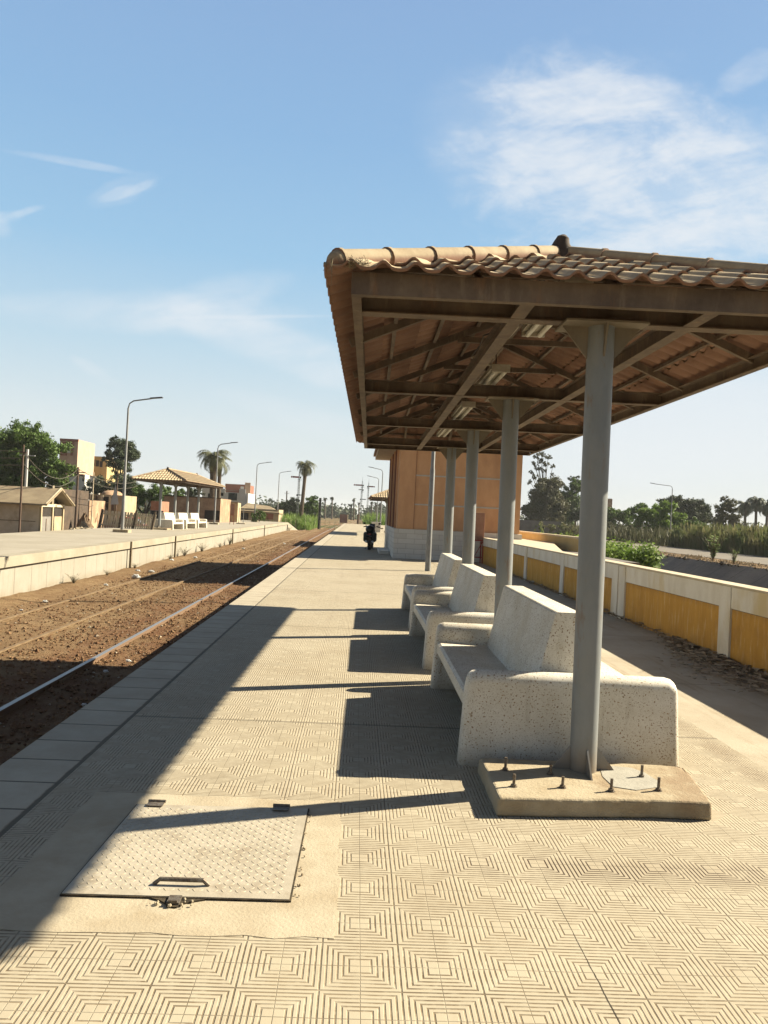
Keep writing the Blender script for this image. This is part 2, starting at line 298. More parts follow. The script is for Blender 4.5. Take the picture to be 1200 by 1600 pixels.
# boundary wall
M['wall_white'] = pm('wall_whitewash', (0.66, 0.63, 0.56), (0.57, 0.53, 0.45), 3, 0.9, 0.35, 40, c3=(0.52, 0.42, 0.24), s3=1.4, stretch=(1, 1, 0.4))
M['wall_cap'] = pm('wall_cap', (0.66, 0.58, 0.43), (0.56, 0.47, 0.33), 4, 0.9, 0.35, 40)
m, q, b = newmat('wall_ochre')
P = q.node('ShaderNodeTexCoord').outputs['Object']
mp = q.node('ShaderNodeMapping'); q.link(P, mp.inputs[0]); mp.inputs['Scale'].default_value = (1, 1, 0.15)
zz = q.sep(P)[2]
c = q.mix(q.ramp(q.noise(mp.outputs[0], 5, 7, 0.7), 0.3, 0.7), (0.66, 0.37, 0.085), (0.54, 0.29, 0.062))
c = q.mix(q.m('MULTIPLY', q.ramp(q.noise(mp.outputs[0], 16, 5, 0.7), 0.5, 0.72), 0.7), c, (0.78, 0.56, 0.26))
c = q.mix(q.m('MULTIPLY', q.ramp(q.noise(P, 1.3, 7, 0.75), 0.5, 0.7), 0.4), c, (0.36, 0.19, 0.06))
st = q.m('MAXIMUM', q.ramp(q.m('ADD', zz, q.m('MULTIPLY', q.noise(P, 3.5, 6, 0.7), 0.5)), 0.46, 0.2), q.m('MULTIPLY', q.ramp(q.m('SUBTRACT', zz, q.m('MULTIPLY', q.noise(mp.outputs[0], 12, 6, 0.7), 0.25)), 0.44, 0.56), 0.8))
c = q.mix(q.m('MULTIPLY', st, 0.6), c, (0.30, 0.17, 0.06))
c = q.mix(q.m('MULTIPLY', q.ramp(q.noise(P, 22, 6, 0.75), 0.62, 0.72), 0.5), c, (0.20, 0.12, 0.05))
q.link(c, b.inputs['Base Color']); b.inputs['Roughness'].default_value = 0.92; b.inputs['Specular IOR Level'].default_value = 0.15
bump(q, b, q.noise(P, 35, 7, 0.7), 0.5, 0.006); M['wall_ochre'] = m
M['crackline'] = pm('grimy_joint', (0.13, 0.10, 0.06), (0.30, 0.24, 0.15), 25, 0.95, 0.0)

# station building
M['render_orange'] = pm('terracotta_render', (0.56, 0.32, 0.17), (0.50, 0.275, 0.14), 2.2, 0.9, 0.3, 25, c3=(0.43, 0.235, 0.125), s3=0.9, stretch=(1, 1, 0.5), spec=0.15)
M['render_dark'] = pm('dark_terracotta', (0.26, 0.11, 0.07), (0.20, 0.085, 0.055), 2.5, 0.9, 0.3, 25)
M['soffit'] = pm('soffit_plaster', (0.62, 0.50, 0.38), (0.54, 0.42, 0.31), 3, 0.9, 0.2, 30)
M['stripe'] = pm('pale_render_band', (0.68, 0.62, 0.54), (0.6, 0.54, 0.46), 4, 0.9, 0.1)
m, q, b = newmat('limestone_plinth')
P = q.node('ShaderNodeTexCoord').outputs['Object']; x, y, z = q.sep(P)
br = q.node('ShaderNodeTexBrick'); q.link(q.comb(q.m('ADD', x, y), z, 0.0), br.inputs['Vector'])
br.inputs['Scale'].default_value = 1.0; br.inputs['Brick Width'].default_value = 0.62; br.inputs['Row Height'].default_value = 0.19; br.inputs['Mortar Size'].default_value = 0.006
br.inputs['Color1'].default_value = (0.62, 0.585, 0.52, 1); br.inputs['Color2'].default_value = (0.53, 0.50, 0.44, 1); br.inputs['Mortar'].default_value = (0.34, 0.30, 0.25, 1)
c = q.mix(q.m('MULTIPLY', q.ramp(q.noise(P, 3, 7, 0.7), 0.45, 0.75), 0.4), br.outputs['Color'], (0.44, 0.39, 0.31))
q.link(c, b.inputs['Base Color']); b.inputs['Roughness'].default_value = 0.8
bump(q, b, q.m('SUBTRACT', q.noise(P, 20, 5), br.outputs['Fac']), 0.25, 0.006); M['plinth'] = m
M['glass'] = pm('dark_window_glass', (0.03, 0.035, 0.04), (0.05, 0.05, 0.055), 2, 0.12, 0.0, spec=0.6)
M['wood_dark'] = pm('dark_brown_wood', (0.10, 0.055, 0.03), (0.065, 0.035, 0.02), 3, 0.7, 0.3, 30, stretch=(6, 6, 1))

# ground
m, q, b = newmat('earth')
P = q.node('ShaderNodeNewGeometry').outputs['Position']; x, y, z = q.sep(P)
c = q.mix(q.ramp(q.noise(P, 0.35, 8, 0.65), 0.35, 0.65), (0.34, 0.235, 0.13), (0.235, 0.15, 0.08))
c = q.mix(q.ramp(q.noise(P, 4.0, 8, 0.75), 0.42, 0.68), c, (0.20, 0.115, 0.06))
# red-brown oily ballast between the platforms
tr = q.m('MULTIPLY', q.ramp(x, -5.3, -4.6), q.m('SUBTRACT', 1.0, q.ramp(x, -2.2, -2.0)))
tr = q.m('MULTIPLY', tr, q.ramp(q.noise(P, 1.1, 6, 0.7), 0.32, 0.6))
c = q.mix(q.m('MULTIPLY', tr, 0.75), c, (0.19, 0.092, 0.048))
grass = q.m('MULTIPLY', q.ramp(q.noise(P, 0.05, 6, 0.6), 0.42, 0.6), q.m('MAXIMUM', q.ramp(x, 33, 36), q.m('MAXIMUM', q.ramp(x, -16, -24), q.ramp(y, 118, 130))))
c = q.mix(grass, c, (0.085, 0.105, 0.035))
q.link(c, b.inputs['Base Color']); b.inputs['Roughness'].default_value = 0.98; b.inputs['Specular IOR Level'].default_value = 0.1
bump(q, b, q.m('ADD', q.noise(P, 14, 8, 0.7), q.m('MULTIPLY', q.noise(P, 50, 4), 0.4)), 1.0, 0.05); M['earth'] = m
M['stone'] = None
m, q, b = newmat('ballast_stone')
gi = q.node('ShaderNodeNewGeometry'); P = gi.outputs['Position']
c = q.mix(gi.outputs['Random Per Island'], (0.13, 0.065, 0.035), (0.34, 0.22, 0.12))
c = q.mix(q.m('GREATER_THAN', gi.outputs['Random Per Island'], 0.965), c, (0.5, 0.44, 0.34))
c = q.mix(q.m('MULTIPLY', q.ramp(q.noise(P, 0.8, 5), 0.4, 0.65), 0.5), c, (0.21, 0.11, 0.06))
q.link(c, b.inputs['Base Color']); b.inputs['Roughness'].default_value = 0.95; b.inputs['Specular IOR Level'].default_value = 0.15; M['stone'] = m
m, q, b = newmat('dirt_clod')
gi = q.node('ShaderNodeNewGeometry')
c = q.mix(gi.outputs['Random Per Island'], (0.10, 0.075, 0.05), (0.2, 0.15, 0.095))
q.link(c, b.inputs['Base Color']); b.inputs['Roughness'].default_value = 0.95; M['clod'] = m
m, q, b = newmat('dry_leaf_litter')
gi = q.node('ShaderNodeNewGeometry')
c = q.mix(gi.outputs['Random Per Island'], (0.22, 0.165, 0.11), (0.52, 0.43, 0.31))
q.link(c, b.inputs['Base Color']); b.inputs['Roughness'].default_value = 0.9; M['litter'] = m
m, q, b = newmat('canal_lining')
P = q.node('ShaderNodeNewGeometry').outputs['Position']; x, y, z = q.sep(P)
c = q.mix(q.ramp(q.noise(P, 0.5, 7, 0.7), 0.3, 0.7), (0.16, 0.135, 0.115), (0.105, 0.09, 0.08))
jy = q.m('ABSOLUTE', q.m('SUBTRACT', q.m('FRACT', q.m('ADD', q.m('DIVIDE', y, 2.6), 80.1)), 0.5))
c = q.mix(q.m('MULTIPLY', q.m('SUBTRACT', 1.0, q.ramp(jy, 0.008, 0.02)), 0.7), c, (0.04, 0.035, 0.03))
q.link(c, b.inputs['Base Color']); b.inputs['Roughness'].default_value = 0.9; bump(q, b, q.noise(P, 6, 7), 0.5, 0.03); M['canal'] = m
M['asphalt'] = pm('dusty_asphalt', (0.24, 0.205, 0.165), (0.18, 0.155, 0.13), 0.6, 0.95, 0.3, 20, world=True)
m, q, b = newmat('canal_water'); b.inputs['Base Color'].default_value = (0.05, 0.06, 0.04, 1); b.inputs['Roughness'].default_value = 0.12
P = q.node('ShaderNodeNewGeometry').outputs['Position']; bump(q, b, q.noise(P, 3, 4), 0.1, 0.02); M['water'] = m

# rails
m, q, b = newmat('rail_steel')
P = q.node('ShaderNodeTexCoord').outputs['Object']; zz = q.sep(P)[2]
f = q.ramp(zz, 0.134, 0.139)
c = q.mix(f, (0.19, 0.115, 0.065), (0.30, 0.30, 0.31))
q.link(c, b.inputs['Base Color']); q.link(q.m('MULTIPLY', f, 0.45), b.inputs['Metallic']); q.link(q.m('SUBTRACT', 0.9, q.m('MULTIPLY', f, 0.5)), b.inputs['Roughness'])
M['rail'] = m
M['rail_rusty'] = pm('dusty_rusted_rail', (0.38, 0.27, 0.15), (0.27, 0.17, 0.09), 6, 0.9, 0.3, 60)
M['sleeper'] = pm('weathered_sleeper', (0.17, 0.12, 0.075), (0.11, 0.075, 0.045), 8, 0.95, 0.6, 30)

# opposite platform
m, q, b = newmat('far_platform_wall')
P = q.node('ShaderNodeNewGeometry').outputs['Position']; x, y, z = q.sep(P)
c = q.mix(q.ramp(q.noise(P, 0.8, 7, 0.7), 0.3, 0.7), (0.62, 0.575, 0.48), (0.52, 0.475, 0.38))
streak = q.ramp(q.noise(q.comb(0.0, q.m('MULTIPLY', y, 3.0), q.m('MULTIPLY', z, 0.25)), 2.2, 5, 0.7), 0.5, 0.75)
c = q.mix(q.m('MULTIPLY', streak, 0.5), c, (0.36, 0.31, 0.22))
jy = q.m('ABSOLUTE', q.m('SUBTRACT', q.m('FRACT', q.m('ADD', q.m('DIVIDE', y, 1.02), 60.1)), 0.5))
c = q.mix(q.m('MULTIPLY', q.m('SUBTRACT', 1.0, q.ramp(jy, 0.008, 0.025)), 0.55), c, (0.16, 0.13, 0.09))
lowz = q.ramp(q.m('ADD', z, q.m('MULTIPLY', q.noise(P, 2, 5), 0.5)), -0.45, -0.85)
c = q.mix(q.m('MULTIPLY', lowz, 0.6), c, (0.36, 0.27, 0.16))
q.link(c, b.inputs['Base Color']); b.inputs['Roughness'].default_value = 0.9; bump(q, b, q.noise(P, 20, 6), 0.4, 0.01); M['farwall'] = m
M['farcoping'] = pm('far_coping', (0.60, 0.54, 0.42), (0.50, 0.44, 0.33), 1.2, 0.9, 0.5, 14, world=True, dist=0.02)
M['fartop'] = pm('far_platform_top', (0.55, 0.495, 0.40), (0.46, 0.41, 0.32), 0.5, 0.9, 0.3, 10, world=True)

# background
M['bark'] = pm('bark', (0.16, 0.12, 0.085), (0.09, 0.07, 0.05), 8, 0.95, 0.5, 30)
def leafmat(name, a, bb, cc=None, trans=0.25):
    m, q, b = newmat(name)
    gi = q.node('ShaderNodeNewGeometry'); P = gi.outputs['Position']
    c = q.mix(gi.outputs['Random Per Island'], a, bb)
    c = q.mix(q.ramp(q.noise(P, 0.7, 4), 0.4, 0.65), c, cc or bb)
    tr = q.node('ShaderNodeBsdfTranslucent'); q.link(c, tr.inputs[0]); q.link(c, b.inputs['Base Color'])
    b.inputs['Roughness'].default_value = 0.6; b.inputs['Specular IOR Level'].default_value = 0.25
    mx = q.node('ShaderNodeMixShader'); mx.inputs[0].default_value = trans
    q.link(b.outputs[0], mx.inputs[1]); q.link(tr.outputs[0], mx.inputs[2])
    o = [n for n in m.node_tree.nodes if n.type == 'OUTPUT_MATERIAL'][0]; q.link(mx.outputs[0], o.inputs[0]); return m
M['leaf_mid'] = leafmat('leaf_mid', (0.05, 0.095, 0.018), (0.10, 0.155, 0.03), (0.075, 0.13, 0.025))
M['leaf_dark'] = leafmat('leaf_dark', (0.030, 0.048, 0.022), (0.055, 0.075, 0.035), None, 0.15)
M['leaf_bright'] = leafmat('leaf_bright', (0.10, 0.17, 0.025), (0.16, 0.24, 0.04), (0.13, 0.21, 0.03), 0.35)
M['leaf_olive'] = leafmat('leaf_olive', (0.065, 0.075, 0.032), (0.105, 0.105, 0.05), (0.09, 0.085, 0.045), 0.2)
M['leaf_palm'] = leafmat('leaf_palm', (0.075, 0.085, 0.04), (0.13, 0.135, 0.07), None, 0.2)
M['leaf_dry'] = leafmat('leaf_dry', (0.17, 0.13, 0.08), (0.24, 0.19, 0.12), None, 0.15)
M['grass_tall'] = leafmat('grass_tall', (0.11, 0.12, 0.045), (0.20, 0.18, 0.085), (0.10, 0.13, 0.04), 0.3)
M['grass_green'] = leafmat('grass_green', (0.11, 0.19, 0.035), (0.18, 0.27, 0.06), (0.14, 0.2, 0.05), 0.35)
M['galv'] = pm('galvanised_pole', (0.33, 0.335, 0.33), (0.26, 0.26, 0.255), 4, 0.5, 0.0, metal=0.2)
M['lamp_dark'] = pm('dark_lamp_head', (0.10, 0.105, 0.11), (0.07, 0.07, 0.075), 5, 0.5, 0.0)
M['cream'] = pm('cream_plaster', (0.55, 0.45, 0.30), (0.46, 0.365, 0.23), 1.5, 0.9, 0.3, 15, c3=(0.36, 0.27, 0.17), s3=0.9)
M['panelwall'] = pm('stained_panel_wall', (0.62, 0.51, 0.37), (0.50, 0.40, 0.275), 1.2, 0.9, 0.3, 15, c3=(0.30, 0.20, 0.12), s3=0.8)
M['brick'] = pm('earthy_brick', (0.33, 0.22, 0.14), (0.24, 0.155, 0.10), 1.8, 0.95, 0.5, 12, c3=(0.42, 0.32, 0.21), s3=0.7)
M['yellow'] = pm('yellow_render', (0.64, 0.50, 0.25), (0.55, 0.42, 0.20), 1.0, 0.9, 0.1)
M['pinkish'] = pm('pinkish_render', (0.62, 0.44, 0.32), (0.55, 0.38, 0.27), 1.0, 0.9, 0.1)
M['redbrown'] = pm('red_brown_trim', (0.36, 0.16, 0.11), (0.29, 0.13, 0.09), 1.0, 0.9, 0.1)
M['white'] = pm('white_paint', (0.74, 0.73, 0.70), (0.66, 0.65, 0.61), 1.0, 0.8, 0.1)
M['darkroof'] = pm('dark_roof', (0.12, 0.085, 0.06), (0.08, 0.06, 0.045), 2, 0.9, 0.3)
M['shedroof'] = pm('dusty_sheet_roof', (0.36, 0.29, 0.19), (0.28, 0.22, 0.145), 1.5, 0.9, 0.2, c3=(0.25, 0.18, 0.11), s3=1.0)
M['hole'] = pm('dark_interior', (0.03, 0.025, 0.02), (0.045, 0.035, 0.028), 2, 0.9, 0.0)
M['rustpole'] = pm('rusty_pole', (0.16, 0.10, 0.07), (0.11, 0.075, 0.055), 5, 0.8, 0.0)
M['wood'] = pm('bleached_wood', (0.72, 0.62, 0.45), (0.60, 0.50, 0.35), 6, 0.9, 0.2)
M['red'] = pm('red_paint', (0.42, 0.03, 0.03), (0.34, 0.025, 0.025), 3, 0.45, 0.0)
M['rustbox'] = pm('faded_red_box', (0.34, 0.16, 0.10), (0.42, 0.22, 0.14), 3, 0.8, 0.1)
M['black'] = pm('black_plastic', (0.02, 0.02, 0.022), (0.03, 0.03, 0.03), 5, 0.4, 0.0)
M['rubber'] = pm('tyre_rubber', (0.022, 0.022, 0.022), (0.04, 0.038, 0.035), 9, 0.85, 0.0)
M['chrome'] = pm('dull_chrome', (0.55, 0.55, 0.56), (0.45, 0.45, 0.45), 5, 0.3, 0.0, metal=0.9)
M['plastic_litter'] = pm('pale_plastic', (0.72, 0.72, 0.70), (0.6, 0.6, 0.58), 20, 0.5, 0.4, 60)
M['rubble'] = pm('rubble_earth', (0.30, 0.21, 0.135), (0.22, 0.15, 0.095), 4, 0.95, 0.8, 14)
M['blockgrey'] = pm('grey_block', (0.28, 0.26, 0.23), (0.22, 0.20, 0.18), 1.5, 0.95, 0.3)
M['signal_red'] = pm('signal_red', (0.36, 0.07, 0.05), (0.28, 0.06, 0.045), 3, 0.7, 0.0)
M['signal_grey'] = pm('signal_grey', (0.17, 0.19, 0.18), (0.11, 0.13, 0.125), 3, 0.7, 0.0)

# ------------------------------------------------------------------ mesh builder
class MB:
    def __init__(s): s.v = []; s.f = []; s.mi = []
    def add(s, vs, fs, mi=0):
        b = len(s.v); s.v.extend([tuple(map(float, p)) for p in vs]); s.f.extend([tuple(i+b for i in f) for f in fs]); s.mi.extend([mi]*len(fs)); return s
    def box(s, c, d, mi=0, rz=0.0, rx=0.0, ry=0.0, taper=1.0):
        x, y, z = (a/2 for a in d)
        P = [(-x, -y, -z), (x, -y, -z), (x, y, -z), (-x, y, -z), (-x*taper, -y*taper, z), (x*taper, -y*taper, z), (x*taper, y*taper, z), (-x*taper, y*taper, z)]
        Mx = Matrix.Rotation(rz, 3, 'Z') @ Matrix.Rotation(ry, 3, 'Y') @ Matrix.Rotation(rx, 3, 'X')
        P = [tuple(Mx @ Vector(p) + Vector(c)) for p in P]
        return s.add(P, [(3, 2, 1, 0), (4, 5, 6, 7), (0, 1, 5, 4), (1, 2, 6, 5), (2, 3, 7, 6), (3, 0, 4, 7)], mi)
    def bx(s, x0, x1, y0, y1, z0, z1, mi=0): return s.box(((x0+x1)/2, (y0+y1)/2, (z0+z1)/2), (abs(x1-x0), abs(y1-y0), abs(z1-z0)), mi)
    def tube(s, pts, rad, n=10, mi=0, caps=True, flat=1.0):
        pts = [Vector(p) for p in pts]; k = len(pts)
        rad = [rad]*k if isinstance(rad, (int, float)) else list(rad)
        V = []; prev = None
        for i, p in enumerate(pts):
            t = (pts[min(i+1, k-1)] - pts[max(i-1, 0)]).normalized()
            a = prev if prev is not None else (Vector((0, 0, 1)) if abs(t.z) < 0.95 else Vector((1, 0, 0)))
            a = (a - t*a.dot(t))
            if a.length < 1e-5: a = t.orthogonal()
            a.normalize(); bb = t.cross(a); prev = a
            for j in range(n):
                th = 2*math.pi*j/n; V.append(p + a*math.cos(th)*rad[i]*flat + bb*math.sin(th)*rad[i])
        F = [(i*n+j, i*n+(j+1) % n, (i+1)*n+(j+1) % n, (i+1)*n+j) for i in range(k-1) for j in range(n)]
        if caps: F += [tuple(range(n-1, -1, -1)), tuple((k-1)*n+j for j in range(n))]
        return s.add(V, F, mi)
    def bar(s, a, b, w_, h_, mi=0, upv=(0, 0, 1)):
        a = Vector(a); b = Vector(b); t = (b-a).normalized(); upv = Vector(upv)
        sx = t.cross(upv)
        if sx.length < 1e-4: sx = t.orthogonal()
        sx.normalize(); uz = sx.cross(t).normalized()
        V = [p + sx*i*w_/2 + uz*j*h_/2 for p in (a, b) for i, j in ((-1, -1), (1, -1), (1, 1), (-1, 1))]
        return s.add(V, [(0, 3, 2, 1), (4, 5, 6, 7), (0, 1, 5, 4), (1, 2, 6, 5), (2, 3, 7, 6), (3, 0, 4, 7)][0:0] + [(0, 1, 2, 3), (7, 6, 5, 4), (1, 0, 4, 5), (2, 1, 5, 6), (3, 2, 6, 7), (0, 3, 7, 4)], mi)
    def beam(s, a, b, prof, w_, h_, t=0.008, mi=0, flip=1):
        """steel section from a to b: 'C' channel or 'I' beam, h_ tall, w_ wide, top at the line"""
        a = Vector(a); b = Vector(b); d = (b-a).normalized(); sx = d.cross(Vector((0, 0, 1))).normalized()*flip; uz = sx.cross(d)*flip
        if uz.z < 0: uz = -uz
        def part(x0, x1, z0, z1):
            V = [p + sx*x + uz*z for p in (a, b) for x, z in ((x0, z0), (x1, z0), (x1, z1), (x0, z1))]
            s.add(V, [(0, 1, 2, 3), (7, 6, 5, 4), (1, 0, 4, 5), (2, 1, 5, 6), (3, 2, 6, 7), (0, 3, 7, 4)], mi)
        if prof == 'I': part(-w_/2, w_/2, -h_, -h_+t); part(-w_/2, w_/2, -t, 0); part(-t/2, t/2, -h_+t, -t)
        else: part(0, w_, -h_, -h_+t); part(0, w_, -t, 0); part(0, t, -h_+t, -t)
        return s
    def prism(s, poly, z0, z1, mi=0):
        n = len(poly); V = [(x, y, z0) for x, y in poly] + [(x, y, z1) for x, y in poly]
        return s.add(V, [tuple(range(n-1, -1, -1)), tuple(range(n, 2*n))] + [(i, (i+1) % n, n+(i+1) % n, n+i) for i in range(n)], mi)
    def extr(s, poly, axis, a, b, mi=0):
        """polygon in the plane across axis ('x': (y,z), 'y': (x,z)) extruded from a to b"""
        n = len(poly)
        f = (lambda p, t: (t, p[0], p[1])) if axis == 'x' else (lambda p, t: (p[0], t, p[1]))
        V = [f(p, a) for p in poly] + [f(p, b) for p in poly]
        return s.add(V, [tuple(range(n-1, -1, -1)), tuple(range(n, 2*n))] + [(i, (i+1) % n, n+(i+1) % n, n+i) for i in range(n)], mi)
    def ball(s, c, r, mi=0, seg=12, rings=8, noise=0.0, rnd=None):
        rx, ry, rz = (r, r, r) if isinstance(r, (int, float)) else r
        V = []
        for i in range(rings+1):
            ph = math.pi*i/rings
            for j in range(seg):
                th = 2*math.pi*j/seg; k = 1 + (rnd.uniform(-noise, noise) if rnd and 0 < i < rings else 0)
                V.append((c[0]+rx*k*math.sin(ph)*math.cos(th), c[1]+ry*k*math.sin(ph)*math.sin(th), c[2]+rz*k*math.cos(ph)))
        F = [(i*seg+j, (i+1)*seg+j, (i+1)*seg+(j+1) % seg, i*seg+(j+1) % seg) for i in range(rings) for j in range(seg)]
        return s.add(V, F, mi)
    def wheel(s, c, r, wd, axis='x', n=24, mi=0):
        a = Vector((1, 0, 0)) if axis == 'x' else Vector((0, 1, 0)); c = Vector(c)
        pts = [c - a*wd/2, c - a*wd/2*0.99, c + a*wd/2*0.99, c + a*wd/2]
        return s.tube(pts, [r*0.9, r, r, r*0.9], n, mi)
    def mesh(s, name, mats, smooth=True, ang=35):
        me = bpy.data.meshes.new(name); me.from_pydata(s.v, [], s.f)
        for mm in (mats if isinstance(mats, (list, tuple)) else [mats]): me.materials.append(mm)
        me.polygons.foreach_set('material_index', s.mi)
        me.validate(); me.update()
        import bmesh
        b = bmesh.new(); b.from_mesh(me); bmesh.ops.recalc_face_normals(b, faces=b.faces); b.to_mesh(me); b.free()
        if smooth:
            me.polygons.foreach_set('use_smooth', [True]*len(me.polygons)); me.set_sharp_from_angle(angle=R(ang))
        return me
    def build(s, name, mats, parent=None, smooth=True, bevel=0, seg=2, ang=35):
        o = bpy.data.objects.new(name, s.mesh(name, mats, smooth, ang)); COL.objects.link(o)
        if parent: o.parent = parent
        if bevel:
            bm = o.modifiers.new('Bevel', 'BEVEL'); bm.width = bevel; bm.segments = seg; bm.limit_method = 'ANGLE'; bm.angle_limit = R(40); bm.harden_normals = False
        return o

def tag(o, label=None, cat=None, group=None, kind=None):
    if label: o['label'] = label
    if cat: o['category'] = cat
    if group: o['group'] = group
    if kind: o['kind'] = kind
    return o
def empty(name, loc, label, cat, group=None, rz=0.0):
    o = bpy.data.objects.new(name, None); COL.objects.link(o); o.empty_display_size = 0.2
    o.location = loc; o.rotation_euler = (0, 0, rz); return tag(o, label, cat, group)
def dup(o, parent=None):
    c = o.copy(); COL.objects.link(c)
    if parent: c.parent = parent
    for ch in KIDS(o): dup(ch, c)
    return c
def KIDS(o): return [c for c in list(COL.objects) if c.parent == o]
def quads_obj(name, V, mat, parent=None, tri=False):
    """many loose quads/tris: V is (n, 4|3, 3)"""
    V = np.asarray(V, dtype=np.float32); n, k, _ = V.shape
    me = bpy.data.meshes.new(name); me.vertices.add(n*k); me.vertices.foreach_set('co', V.reshape(-1))
    me.loops.add(n*k); me.loops.foreach_set('vertex_index', np.arange(n*k, dtype=np.int32))
    me.polygons.add(n); me.polygons.foreach_set('loop_start', np.arange(0, n*k, k, dtype=np.int32)); me.polygons.foreach_set('loop_total', np.full(n, k, dtype=np.int32))
    me.materials.append(mat); me.update(calc_edges=True); me.validate()
    o = bpy.data.objects.new(name, me); COL.objects.link(o)
    if parent: o.parent = parent
    return o

# ------------------------------------------------------------------ setting: ground, platforms, track, canal, road
prof = [(-3000, -1.05), (-16, -1.05), (-14.2, -1.0), (-8.6, -1.02), (-7.8, -1.04), (-5.0, -1.0), (-3.4, -0.99), (-1.9, -1.06), (4.6, -1.0), (5.2, -0.6), (6.8, -0.55), (10.0, -3.2), (18.6, -3.2), (22.8, -0.34), (23.6, -0.26), (24.2, -0.22), (3000, -0.22)]
ys = [-300, -40, -6, 0, 4, 8, 12, 16, 20, 25, 30, 36, 44, 54, 66, 80, 100, 130, 180, 260, 400, 700, 1400, 3500]
g_ = MB(); V = []
for yy in ys:
    for (xx, zz) in prof: V.append((xx, yy, zz))
n = len(prof); F = [(j*n+i, j*n+i+1, (j+1)*n+i+1, (j+1)*n+i) for j in range(len(ys)-1) for i in range(n-1)]
g_.add(V, F)
for idx in range(len(g_.f)):
    i = idx % (n-1); g_.mi[idx] = 1 if i == 12 else 0
tag(g_.build('ground', [M['earth'], M['canal']], smooth=False), kind='structure')
tag(MB().bx(24.2, 32.0, -200, 1500, -0.23, -0.20).build('road', M['asphalt'], smooth=False), kind='structure')
tag(MB().bx(9.6, 19.2, -200, 1500, -2.85, -2.84).build('water', M['water'], smooth=False), kind='structure')

# finely bumped track bed between the platforms (real relief, so stones and hollows catch the light)
rng = np.random.default_rng(5)
def fbm(X, Y, seed, octs=((0.7, 1.0), (1.7, .5), (4.1, .28), (9.3, .15))):
    r = np.random.default_rng(seed); Z = np.zeros_like(X)
    for f_, a_ in octs:
        for _ in range(5):
            th = r.uniform(0, 2*np.pi); ph = r.uniform(0, 2*np.pi); ff = f_*r.uniform(0.7, 1.4)
            Z += a_*np.sin((X*np.cos(th)+Y*np.sin(th))*ff*2*np.pi/1.6 + ph)/5
    return Z
xs = np.arange(-8.85, -1.95, 0.09); yy = np.concatenate([np.arange(4, 34, 0.11), np.arange(34, 100, 0.35)])
X, Y = np.meshgrid(xs, yy); Z = -0.975 + 0.035*fbm(X, Y, 3) - 0.03*((X+2.6) > -0.1)*0
Z += 0.05*np.exp(-((X+8.5)/0.45)**2) - 0.02*np.exp(-((X+3.3)/0.5)**2)
tb = MB(); nx = len(xs); ny = len(yy)
tb.v = [tuple(p) for p in np.stack([X, Y, Z], -1).reshape(-1, 3)]
tb.f = [(j*nx+i, j*nx+i+1, (j+1)*nx+i+1, (j+1)*nx+i) for j in range(ny-1) for i in range(nx-1)]; tb.mi = [0]*len(tb.f)
tag(tb.build('track_bed_ground', M['earth'], ang=80), kind='structure')
def stones(name, n, xr, yfun, zfun, smin, smax, mat, seed, label=None):
    r = np.random.default_rng(seed)
    x = r.uniform(*xr, n); y = yfun(r, n); s_ = r.uniform(smin, smax, n)*(0.6+0.8*r.random(n)**3)
    oc = np.array([(1, 0, 0), (0, 1, 0), (-1, 0, 0), (0, -1, 0), (0, 0, 1), (0, 0, -1)], float)
    fs = np.array([(0, 1, 4), (1, 2, 4), (2, 3, 4), (3, 0, 4), (1, 0, 5), (2, 1, 5), (3, 2, 5), (0, 3, 5)])
    A = oc[None]*s_[:, None, None]*r.uniform(0.5, 1.2, (n, 6, 1)); A[:, :, 2] *= 0.7
    th = r.uniform(0, 6.28, n); c_, s2 = np.cos(th)[:, None], np.sin(th)[:, None]
    ax, ay = A[:, :, 0]*c_-A[:, :, 1]*s2, A[:, :, 0]*s2+A[:, :, 1]*c_
    A = np.stack([ax+x[:, None], ay+y[:, None], A[:, :, 2]+zfun(x, y)[:, None]], -1)
    me = bpy.data.meshes.new(name); me.from_pydata(A.reshape(-1, 3).tolist(), [], (fs[None]+np.arange(n)[:, None, None]*6).reshape(-1, 3).tolist()); me.materials.append(mat); me.update()
    o = bpy.data.objects.new(name, me); COL.objects.link(o); return tag(o, label, None, None, 'stuff')
def zbed(x, y): return -0.965 + 0.035*fbm(x, y, 3)
ynear = lambda r, n: 5 + 60*r.random(n)**2.0
stones('ballast_gravel', 17000, (-5.5, -2.1), ynear, zbed, 0.014, 0.044, M['stone'], 11, 'red brown stones of the track ballast beside the platform')
stones('trackside_gravel', 9500, (-8.7, -5.2), ynear, zbed, 0.012, 0.05, M['stone'], 12, 'pale earth and pebbles between the far rails and the opposite platform')

# platform
pl = MB(); Y0, Y1 = -4.0, 118.0
strips = [(-2.05, -1.6, 2), (-1.6, 2.86, 0), (2.86, 4.7, 1)]
for (a, b_, mi) in strips: pl.add([(a, Y0, 0), (b_, Y0, 0), (b_, Y1, 0), (a, Y1, 0)], [(0, 1, 2, 3)], mi)
pl.add([(-2.05, Y0, 0), (-2.05, Y1, 0), (-2.05, Y1, -.16), (-2.05, Y0, -.16)], [(0, 1, 2, 3)], 2)
pl.add([(-2.05, Y0, -.16), (-2.05, Y1, -.16), (-1.98, Y1, -.16), (-1.98, Y0, -.16)], [(0, 1, 2, 3)], 1)
pl.add([(-1.98, Y0, -.16), (-1.98, Y1, -.16), (-1.98, Y1, -1.2), (-1.98, Y0, -1.2)], [(0, 1, 2, 3)], 1)
pl.add([(4.7, Y0, 0), (4.7, Y1, 0), (4.7, Y1, -1.2), (4.7, Y0, -1.2)], [(0, 1, 2, 3)], 1)
for yv in (Y0, Y1): pl.add([(-2.05, yv, 0), (4.7, yv, 0), (4.7, yv, -1.2), (-2.05, yv, -1.2)], [(0, 1, 2, 3)], 1)
